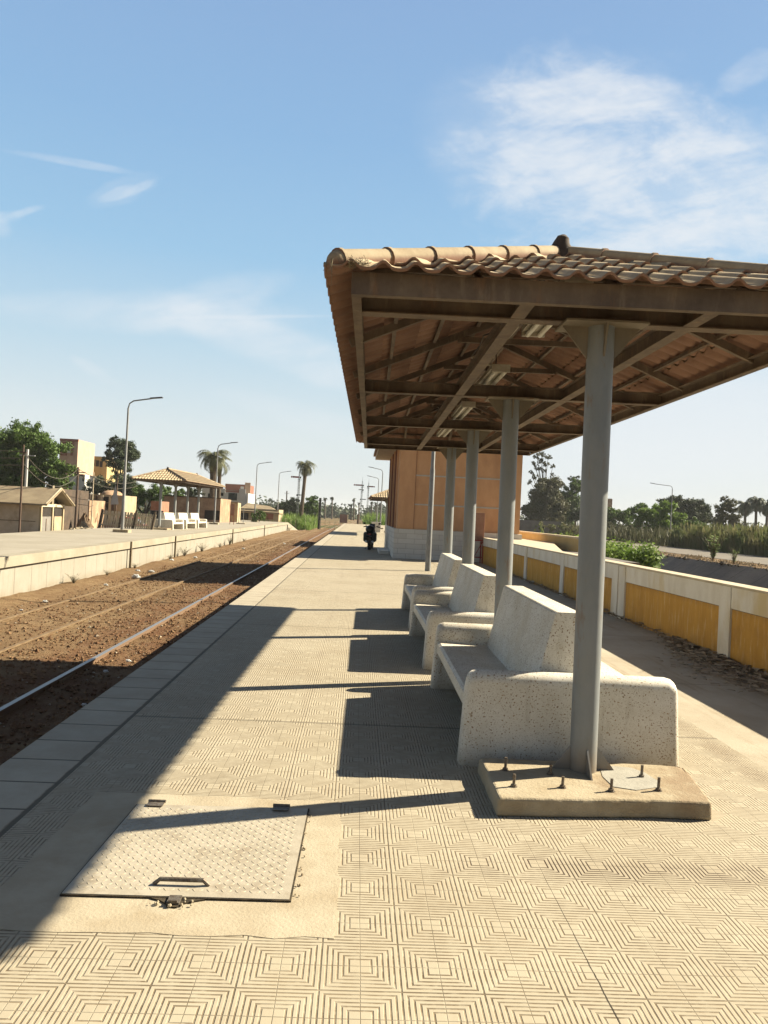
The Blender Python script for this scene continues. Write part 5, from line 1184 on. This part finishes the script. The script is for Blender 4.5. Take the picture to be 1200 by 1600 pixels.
# litter on the track
rl = random.Random(31)
def litter(u, v, sz, label):
    d_ = fw + rt*(u-600)/FPX - up*(v-800)/FPX; t_ = (-.95-1.6)/d_[2]; p_ = EYE+d_*t_
    m_ = MB(); m_.ball((0, 0, sz*.25), (sz*.6, sz*.45, sz*.3), seg=9, rings=6, noise=.35, rnd=rl); m_.ball((sz*.4, sz*.1, sz*.12), (sz*.35, sz*.3, sz*.14), seg=8, rings=5, noise=.4, rnd=rl)
    o_ = m_.build('plastic_bag', M['plastic_litter'], smooth=False); o_.location = tuple(p_); tag(o_, label, 'litter', 'scraps of litter on the track bed')
for a in [(236, 894, .16, 'crumpled white plastic bag nearest the shadow edge by the opposite wall'), (212, 903, .22, 'flattened pale plastic sheet beside the crumpled bag'), (215, 893, .14, 'small pale scrap behind the flattened sheet'), (305, 872, .15, 'white scrap lying below the dark weed pair'), (268, 876, .14, 'pale litter scrap below the wall foot weed'), (165, 915, .10, 'pale scrap in the earth left of the plastic bags'), (165, 1050, .06, 'tiny white scrap inside the roof shadow by the rail'), (131, 1103, .06, 'white scrap lying in shadow close to the platform edge'), (200, 1034, .07, 'white crumb of litter at the shadow edge between rail and platform'), (70, 941, .10, 'cream coloured scrap beside the far rail'), (33, 954, .06, 'small pale scrap beside the half buried rail'), (380, 858, .15, 'pale scrap far along beside the opposite wall'), (444, 850, .15, 'white scrap on the far track bed'), (297, 862, .12, 'little pale scrap under the bushy weed')]: litter(*a)

# distant treeline
r = np.random.default_rng(77); cen = []; rad = []; npc = []
for k in range(330):
    xx = r.uniform(-260, 330); yv = r.uniform(330, 420)
    if 24 < xx < 80: yv = r.uniform(380, 420)
    hh = r.uniform(2.5, 8.0)*(1 if xx > -150 else 1.1); cen.append((xx, yv, hh*.45-1)); rad.append(hh*.75); npc.append(150)
tag(quads_obj('treeline', leaves(cen, rad, npc, 1.0, 78, .8, .5), M['leaf_dark']), 'far dark belt of trees along the horizon', None, None, 'stuff')

# ------------------------------------------------------------------ left background buildings
def pbox(mb, u0, u1, v0, v1, y_, depth, mi=0, zb=None):
    a = at(u0, v0, y_); b_ = at(u1, v1, y_); c_ = at(u1, v0, y_); e_ = at(u0, v1, y_)
    x0 = (a[0]+e_[0])/2; x1 = (b_[0]+c_[0])/2; z1 = (a[2]+c_[2])/2; z0 = zb if zb is not None else (b_[2]+e_[2])/2
    return mb.bx(x0, x1, y_, y_+depth, z0, z1, mi)
# long shed with gabled end
sd = empty('track_shed', (-14.75, 35.4, -1.0), 'long low shed with gabled end and pale doors behind the opposite platform', 'shed')
E_Z = 2.35; R_Z = 3.05; LX = -14.0
MB().bx(LX, -.05, 0, 3.2, 0, E_Z).build('wall', M['panelwall'], sd, smooth=False)
for k in range(4): MB().bx(-2.1-3.2*k, -1.92-3.2*k, -.10, .0, 0, E_Z-.02).build('pillar', M['rustpole'], sd, smooth=False)
MB().bx(LX, -.2, -.02, 0.0, .78, .81).bx(LX, -.2, -.02, 0.0, 1.5, 1.53).build('panel_joint', M['crackline'], sd, smooth=False)
rf = MB(); 
for zo in (0,): rf.add([(LX-.3, -.45, E_Z-.08), (.45, -.45, E_Z-.08), (.45, 1.6, R_Z), (LX-.3, 1.6, R_Z), (LX-.3, 3.65, E_Z-.08), (.45, 3.65, E_Z-.08),
    (LX-.3, -.45, E_Z), (.45, -.45, E_Z), (.45, 1.6, R_Z+.08), (LX-.3, 1.6, R_Z+.08), (LX-.3, 3.65, E_Z), (.45, 3.65, E_Z)],
    [(0, 1, 2, 3), (3, 2, 5, 4), (7, 6, 9, 8), (8, 9, 10, 11), (0, 6, 7, 1), (1, 7, 8, 2), (2, 8, 11, 5), (4, 5, 11, 10), (0, 3, 9, 6), (3, 4, 10, 9)])
rf.build('roof', M['shedroof'], sd, smooth=False)
MB().extr([(0, E_Z), (3.2, E_Z), (1.6, R_Z-.02)], 'x', -.25, -.2).build('gable_recess', M['hole'], sd, smooth=False)
tb_ = MB().bx(-.05, .06, -.05, 3.25, E_Z-.14, E_Z-.02); tb_.bar((.0, 1.6, E_Z), (0, 1.6, R_Z+.2), .09, .09); tb_.bar((.38, -.4, E_Z-.03), (.38, 1.6, R_Z+.06), .06, .12); tb_.bar((.38, 3.6, E_Z-.03), (.38, 1.6, R_Z+.06), .06, .12)
tb_.build('gable_frame', M['wood'], sd, smooth=False)
for yv in (0, 1.55, 3.1): MB().bx(-.05, .05, yv, yv+.14, 0, E_Z-.14).build('door_post', M['cream'], sd, smooth=False)
dr = MB().bx(-.05, -.01, .16, 1.54, .1, 1.75).build('door', M['blockgrey'], sd, smooth=False); MB().bx(-.01, .012, .82, .88, .9, 1.65).build('handle', M['rustpole'], dr, smooth=False)
MB().bx(-.05, -.01, 1.7, 3.08, .1, 1.75).build('door', M['cream'], sd, smooth=False)
for yv in (.16, 1.7): MB().bx(-.05, -.02, yv, yv+1.38, 1.76, 2.2).build('transom_opening', M['hole'], sd, smooth=False)
sd.scale = (1, .84, 1)
# dark roof line behind the shed
tag(pbox(MB(), -60, 98, 760, 771, 52, 5, 0, zb=-1).build('long_outbuilding', M['darkroof'], smooth=False), 'long dark roofed outbuilding showing just above the shed ridge', 'outbuilding')
# tower house
def facade(name, u0, u1, v0, y_, depth, mat, label, cat='building', zb=-1.0, wins=(), trims=(), group=None, side=()):
    a = at((u0+u1)/2, v0, y_); root = empty(name, (a[0], y_, zb), label, cat, group)
    def P_(u, v): p_ = at(u, v, y_); return p_[0]-a[0], p_[2]-zb
    x0, _ = P_(u0, v0); x1, _ = P_(u1, v0); zt = a[2]-zb
    MB().bx(x0, x1, 0, depth, 0, zt).build('wall', mat, root, smooth=False)
    for (a0, a1, b0, b1, mk) in wins:
        xa, za = P_(a0, b0); xb, zb_ = P_(a1, b1); wv_ = MB().bx(xa, xb, -.03, -.002, zb_, za).build('window', M['hole'] if mk is None else M[mk], root, smooth=False)
    for (a0, a1, b0, b1, mk, nm) in trims:
        xa, za = P_(a0, b0); xb, zb_ = P_(a1, b1); MB().bx(xa, xb, -.12, -.004, zb_, za).build(nm, M[mk], root, smooth=False)
    return root
facade('tower_house', 94, 122.5, 686, 96, 6, M['pinkish'], 'tall pinkish tower house with red brown trim behind the big tree', wins=[(105, 111, 692, 708, 'white')], trims=[(94, 123, 685, 690, 'redbrown', 'parapet'), (111.5, 114, 690, 712, 'redbrown', 'corner_trim'), (96, 104.5, 690, 712, 'redbrown', 'corner_trim')])
facade('yellow_block', 131, 168, 713, 104, 8, M['yellow'], 'yellow upper storey block with a row of four dark windows', wins=[(138, 142.5, 716.5, 726, None), (144, 148.5, 718, 728, None), (150, 154.5, 719, 729, None), (156, 160, 720.5, 730, None), (137, 141, 737, 741, None)], trims=[(131, 168, 712, 714.5, 'cream', 'parapet')])
facade('brown_block', 122, 131.5, 709, 102, 6, M['brick'], 'narrow brown block squeezed between the tower and the yellow block', wins=[(123, 129, 716, 726, None)])
facade('white_wall_house', 108, 133, 741, 84, 5, M['white'], 'white walled house below the tower', wins=[(129, 131, 745, 752, None)], trims=[(108, 131, 740, 744, 'darkroof', 'roof_edge')])
facade('brick_hut', 112, 140, 781, 60, 4, M['brick'], 'earthy brick hut beside the rubble heap', cat='hut', zb=-1.0, wins=[(130, 133, 786, 797, None)], trims=[(110, 141, 771, 781, 'darkroof', 'flat_roof')])
gh = facade('gatehouse', 140, 192, 773, 64, 4, M['cream'], 'cream gatehouse with a dark barred door and low domed roof', cat='gatehouse', wins=[(160, 171, 776, 812, None)], trims=[(158, 160, 774, 812, 'wood', 'door_frame'), (171, 173, 774, 812, 'wood', 'door_frame'), (160, 171, 785, 786, 'wood', 'door_bar'), (160, 171, 795, 796, 'wood', 'door_bar'), (150, 151, 774, 812, 'rustpole', 'down_pipe'), (176, 177, 774, 812, 'rustpole', 'down_pipe')])
p = at(163, 773, 64); q0 = gh.location; dm = MB().ball((p[0]-q0[0], 2.0, p[2]+1.0), (.85, 1.6, .45), seg=16, rings=8); dm.build('domed_roof', M['brick'], gh)
# rubble
def heap(u0, u1, vt, vb, y_, label, seed, mat='rubble'):
    r = random.Random(seed); a = at(u0, vb, y_); b_ = at(u1, vb, y_); t_ = at((u0+u1)/2, vt, y_); W2 = (b_[0]-a[0])/2; H2 = t_[2]+1.0
    m_ = MB(); nr, nc = 14, 26; V = [(0, 0, H2)]
    for i in range(1, nr+1):
        for j in range(nc):
            th = 2*math.pi*j/nc; rad_ = i/nr; V.append((W2*1.15*rad_*math.cos(th)*(1+r.uniform(-.05, .05)), W2*rad_*math.sin(th)*.8, max(-.02, H2*(1-rad_)**.9*(1+r.uniform(-.14, .14)) + (r.uniform(-.06, .06) if i < nr else -.02))))
    F = [(0, 1+j, 1+(j+1) % nc) for j in range(nc)] + [(1+(i-1)*nc+j, 1+i*nc+j, 1+i*nc+(j+1) % nc, 1+(i-1)*nc+(j+1) % nc) for i in range(1, nr) for j in range(nc)]
    m_.add(V, F); o_ = m_.build('rubble_heap', M[mat], smooth=False); o_.location = ((a[0]+b_[0])/2, y_, -1.0); return tag(o_, label, 'heap', 'earth heaps behind the opposite platform')
heap(112, 152, 802, 816, 54, 'brown earth heap behind the shed, beside the rusty pole', 3)
heap(108, 152, 815, 830, 44, 'low pale heap of broken stones just behind the platform edge', 5, 'pad')
for k in range(16):
    m_ = MB().ball((0, 0, 0), (rr.uniform(.12, .34), rr.uniform(.1, .25), rr.uniform(.08, .2)), seg=6, rings=4, noise=.3, rnd=rr); o_ = m_.build('broken_stone', M['pad'], smooth=False)
    pz = at(112+k*2.6, 823+rr.uniform(-4, 3), 41.5+rr.uniform(-1, 1.5)); o_.location = (pz[0], pz[1], min(pz[2], -.05)); o_.rotation_euler = (rr.uniform(-.4, .4), rr.uniform(-.4, .4), rr.uniform(0, 3)); tag(o_, 'one of the pale broken stones strewn between the shed and the leaning fence', 'stone', 'pale broken stones behind the opposite platform')
# leaning slatted fence
fn = empty('slatted_fence', (-15.3, 44, .0), 'weathered picket fence leaning behind the opposite platform', 'fence')
a = at(156, 826, 44); b_ = at(238, 822, 44); t0 = at(160, 797, 44); t1 = at(238, 799, 44); fn.location = (a[0], 44, 0)
Lf = b_[0]-a[0]; ht = t0[2]-a[2]; zb0 = a[2]
for k in range(26):
    x_ = Lf*k/25.0; MB().bar((x_, 0, zb0), (x_+.12+.03*math.sin(k*2.1), .12, zb0+ht*(1-.10*k/25)), .085, .02, upv=(0, 1, 0)).build('picket', M['wood'], fn, smooth=False)
MB().bar((0, -.03, zb0+.25), (Lf, -.03, zb0+.25), .04, .07).bar((.1, .06, zb0+ht*.82), (Lf+.1, .06, zb0+ht*.74), .04, .07).build('fence_rail', M['wood'], fn, smooth=False)
for x_ in (-.1, Lf*.35, Lf*.62, Lf*.98): MB().bar((x_, -.08, zb0-.3), (x_+.16, .12, zb0+ht+.06), .10, .10, upv=(0, 1, 0)).build('fence_post', M['bark'], fn, smooth=False)
# things behind the fence
pc = empty('parked_car', (at(211, 795, 57)[0], 57, -1.0), 'red roofed car parked behind the picket fence', 'car', rz=.1)
cb = MB().extr([(-1.9, .35), (1.9, .35), (1.95, .85), (1.0, .98), (.7, 1.0), (-1.5, 1.0), (-1.95, .9)], 'y', -.8, .8); cb.build('body', M['red'], pc, bevel=.06)
MB().extr([(.75, 1.0), (.25, 1.42), (-1.2, 1.42), (-1.6, 1.0)], 'y', -.7, .7).build('cabin_glass', M['glass'], pc, smooth=False, bevel=.03)
MB().box((-.48, 0, 1.47), (1.5, 1.3, .07)).build('car_roof', M['red'], pc, bevel=.03)
for a_ in (-1.2, 1.2):
    for b2_ in (-.78, .78): MB().wheel((a_, b2_, .32), .32, .2, 'y').build('wheel', M['rubber'], pc)
facade('low_store', 236, 251, 783, 66, 3, M['rustbox'], 'small reddish store box right of the red car', cat='store')
tag(MB().tube([(0, 0, 0), (0, 0, .95)], .42, 14).tube([(0, 0, .95), (0, 0, 1.0)], .45, 14).build('water_drum', M['black']), 'black drum standing beside the opposite shelter', 'drum').location = (at(244, 815, 50)[0], 50, at(244, 819, 50)[2]-.1)
# brown wall building behind the shelter
facade('old_brick_store', 256, 345, 777, 74, 6, M['brick'], 'long old brick store behind the opposite shelter', wins=[(320, 343, 797, 813, None)], trims=[(255, 346, 775, 778, 'darkroof', 'roof_edge'), (305, 318, 796, 797, 'cream', 'lintel')])
facade('crumbling_wall', 343, 372, 785, 80, 2, M['cream'], 'crumbling cream wall behind the second lamp post', cat='wall', trims=[(343, 372, 783, 787, 'shedroof', 'coping')])
facade('white_villa', 316, 388, 769, 116, 8, M['white'], 'white two storey villa behind the date palms', wins=[(357, 370, 770, 782, 'glass'), (345, 349, 768.5, 775, None), (325, 330, 771, 778, None)], trims=[(316, 352, 762, 770, 'white', 'upper_wall'), (352, 374, 765.5, 767.5, 'blockgrey', 'balcony_slab'), (374, 383, 764, 790, 'white', 'stair_tower')])
facade('brick_upper_block', 352, 389, 757, 124, 6, M['redbrown'], 'unfinished red brick storey rising behind the white villa', wins=[(376, 381, 760, 766, 'white')], trims=[(383, 390, 754, 790, 'pinkish', 'bare_column'), (352, 389, 756, 757.5, 'blockgrey', 'roof_slab')])
hu = facade('ruined_hut', 372, 436, 795, 104, 6, M['cream'], 'low cream hut with a sagging dusty roof near the opposite platform end', cat='hut', wins=[(376, 388, 801, 812, None), (413, 427, 799, 812, 'redbrown')])
p0 = at(371, 797, 104); p1 = at(437, 801, 104); p2 = at(385, 788, 106); p3 = at(420, 793, 106); ql = hu.location
MB().add([(p0[0]-ql[0], -.5, p0[2]+1), (p1[0]-ql[0], -.5, p1[2]+1), (p3[0]-ql[0], 3, p3[2]+1.2), (p2[0]-ql[0], 3, p2[2]+1.2), (p0[0]-ql[0], -.5, p0[2]+.8), (p1[0]-ql[0], -.5, p1[2]+.8), (p1[0]-ql[0], 6, p1[2]+.8), (p0[0]-ql[0], 6, p0[2]+.8)], [(0, 1, 2, 3), (0, 4, 5, 1), (1, 5, 6, 2), (2, 6, 7, 3), (3, 7, 4, 0), (4, 7, 6, 5)]).build('sagging_roof', M['shedroof'], hu, smooth=False)
bs = box_stand(at(362, 818, 68)[0], 68, FZ, .2, 'pale faded cabinet on a thin leg frame on the opposite platform', M['rustbox'])
for k, (u, lbv) in enumerate([(373, 'slim signpost left of its twin on the opposite platform'), (380, 'slim signpost right of its twin on the opposite platform')]):
    p = at(u, 815, 72); s_ = empty('signpost', (p[0], 72, FZ), lbv, 'post', 'slim posts on the opposite platform')
    MB().tube([(0, 0, 0), (0, 0, 1.55)], .03, 8).build('pole', M['galv'], s_); MB().box((0, 0, .04), (.4, .4, .08)).build('foot_plate', M['pad'], s_, smooth=False)
facade('brick_tower', 945, 957, 779, 205, 4, M['brick'], 'small brown brick tower showing over the trees right of the nearest post', zb=-.22)
# poles and cables
def pole(u, vt, vb, y_, r_, mat, label, wob=0.0, z0=-1.0):
    p_ = at(u, vb, y_); t_ = at(u+ (vb-vt)*.049, vt, y_); o_ = MB().tube([(0, 0, 0), (0, 0, t_[2]-z0)], [r_, r_*.8], 8)
    ro_ = empty('utility_pole', (p_[0], y_, z0), label, 'pole', 'poles behind the opposite platform'); o_.build('mast', mat, ro_)
    MB().box((0, 0, (t_[2]-z0)*.93), (1.0 if r_ > .06 else .3, .06, .06)).build('crossarm', mat, ro_, smooth=False)
    return Vector((p_[0], y_, t_[2]))
P1 = pole(40, 702, 765, 50, .11, M['white'], 'whitewashed concrete pole in front of the big tree')
P2 = pole(30, 695, 833, 33.6, .05, M['rustpole'], 'thin rusty pole against the long shed wall')
P3 = pole(118, 730, 812, 50, .09, M['rustpole'], 'dark rusty pole just right of the shed gable')
P4 = pole(143, 738, 810, 58, .05, M['wood'], 'thin pale pole before the brick hut')
P5 = pole(181, 735, 800, 56, .05, M['rustpole'], 'thin flagpole in front of the gatehouse')
fl = MB(); fl.add([(0, 0, 0), (-.32, .02, -1.5), (.30, -.02, -1.45), (.12, .05, -.9)], [(0, 1, 2), (0, 2, 3), (0, 3, 1)]); fo = fl.build('furled_flag', M['white'], smooth=False); pf = at(181, 757, 55.9); fo.location = (pf[0], 55.85, pf[2]); tag(fo, 'white cloth hanging furled on the thin flagpole', 'flag')
P6 = pole(447, 767, 795, 150, .14, M['rustpole'], 'distant electricity pole above the dark trees')
P7 = pole(499, 778, 812, 112, .22, M['black'], 'stubby black chimney like post right of the tall palm')
def cable(a, b_, sag, label, r_=.018):
    a = Vector(a); b_ = Vector(b_); pts = []
    for i in range(15):
        t = i/14; p_ = a.lerp(b_, t); p_.z -= sag*4*t*(1-t); pts.append(p_)
    return tag(MB().tube(pts, r_, 5, caps=False).build('overhead_cable', M['wire']), label, 'cable', 'overhead cables behind the opposite platform')
E0 = Vector((-40, 36, 5.2))
cable(E0, P2+Vector((0, 0, -.3)), .5, 'highest of the cables fanning out left of the rusty shed pole'); cable(E0+Vector((0, 0, -.7)), P2+Vector((0, 0, -.6)), .5, 'second cable down fanning out left of the rusty shed pole'); cable(E0+Vector((0, 0, -1.4)), P2+Vector((0, 0, -.9)), .5, 'lowest cable fanning out left of the rusty shed pole')
cable(P2+Vector((0, 0, -.3)), P3+Vector((0, 0, -.1)), .9, 'upper cable sagging from the shed pole to the dark rusty pole'); cable(P2+Vector((0, 0, -.8)), P3+Vector((0, 0, -.5)), .9, 'lower cable sagging from the shed pole to the dark rusty pole')
P8 = at(215, 752, 62)
cable(P3+Vector((0, 0, -.1)), P8, .5, 'top cable running from the dark rusty pole toward the first lamp post'); cable(P3+Vector((0, 0, -.5)), (P8[0], P8[1], P8[2]-.4), .5, 'lower cable running from the dark rusty pole toward the first lamp post')
# far platform end palings
GPAL = 'thin palings at the end of the opposite platform'
for k in range(14):
    u = 440+k*7.6; yv = 101+k*1.0; p_ = at(u, 800, yv); tag(MB().bar((0, 0, 0), (rr.uniform(-.05, .05), 0, rr.uniform(1.3, 1.7)), .07, .05).build('paling', M['wood'], smooth=False), 'thin weathered paling standing in the reeds past the opposite platform', 'paling', GPAL).location = (p_[0], yv, -1.0)
# distant grounds right: brown bank behind road
# albedo of the outdoor solids scaled to deepen the shadows, the pale terrazzo and limestone stay as they are
for m_ in bpy.data.materials:
    if not m_.use_nodes or m_.name.startswith(('leaf', 'grass', 'terrazzo', 'limestone', 'wall_whitewash', 'glass_tube')): continue
    fac = {'dusty_rusted_rail': .46, 'far_platform_wall': .42, 'far_coping': .47, 'far_platform_top': .54, 'canal_lining': .8, 'dusty_asphalt': .62, 'dirt_clod': .6, 'roof_tile': .88, 'earthy_brick': .95, 'stained_panel_wall': .95, 'rusty_dusty_steel': .92, 'grey_painted_steel': .8, 'terracotta_render': 1.02, 'dark_terracotta': .85, 'earth': .64, 'ballast_stone': .64, 'wall_ochre': .8}.get(m_.name, .70)
    for n_ in list(m_.node_tree.nodes):
        if n_.type != 'BSDF_PRINCIPLED': continue
        s_ = n_.inputs['Base Color']
        if s_.is_linked:
            q = G(m_.node_tree); src = s_.links[0].from_socket; q.link(q.mix(1.0, src, (fac, fac, fac), 'MULTIPLY'), s_)
        else: c_ = s_.default_value; s_.default_value = (c_[0]*fac, c_[1]*fac, c_[2]*fac, 1)
# warm dusty air
hz_ = MB().bx(-3050, 3050, -350, 3600, -4.3, 24.0).build('haze', None, smooth=False)
hz_.data.materials.clear()
hm = bpy.data.materials.new('haze'); hm.use_nodes = True; hm.node_tree.nodes.clear(); q = G(hm.node_tree)
pv = q.node('ShaderNodeVolumePrincipled'); pv.inputs['Color'].default_value = (0.9, 0.93, 0.95, 1); pv.inputs['Density'].default_value = 0.00026; pv.inputs['Anisotropy'].default_value = 0.0
ho = q.node('ShaderNodeOutputMaterial'); q.link(pv.outputs[0], ho.inputs['Volume']); hz_.data.materials.append(hm)
tag(hz_, 'thin pale dusty haze in the air', None, None, 'stuff')
print('tris', sum(len(o.data.polygons) for o in bpy.data.objects if o.type == 'MESH'))
print('objects', len(bpy.data.objects))
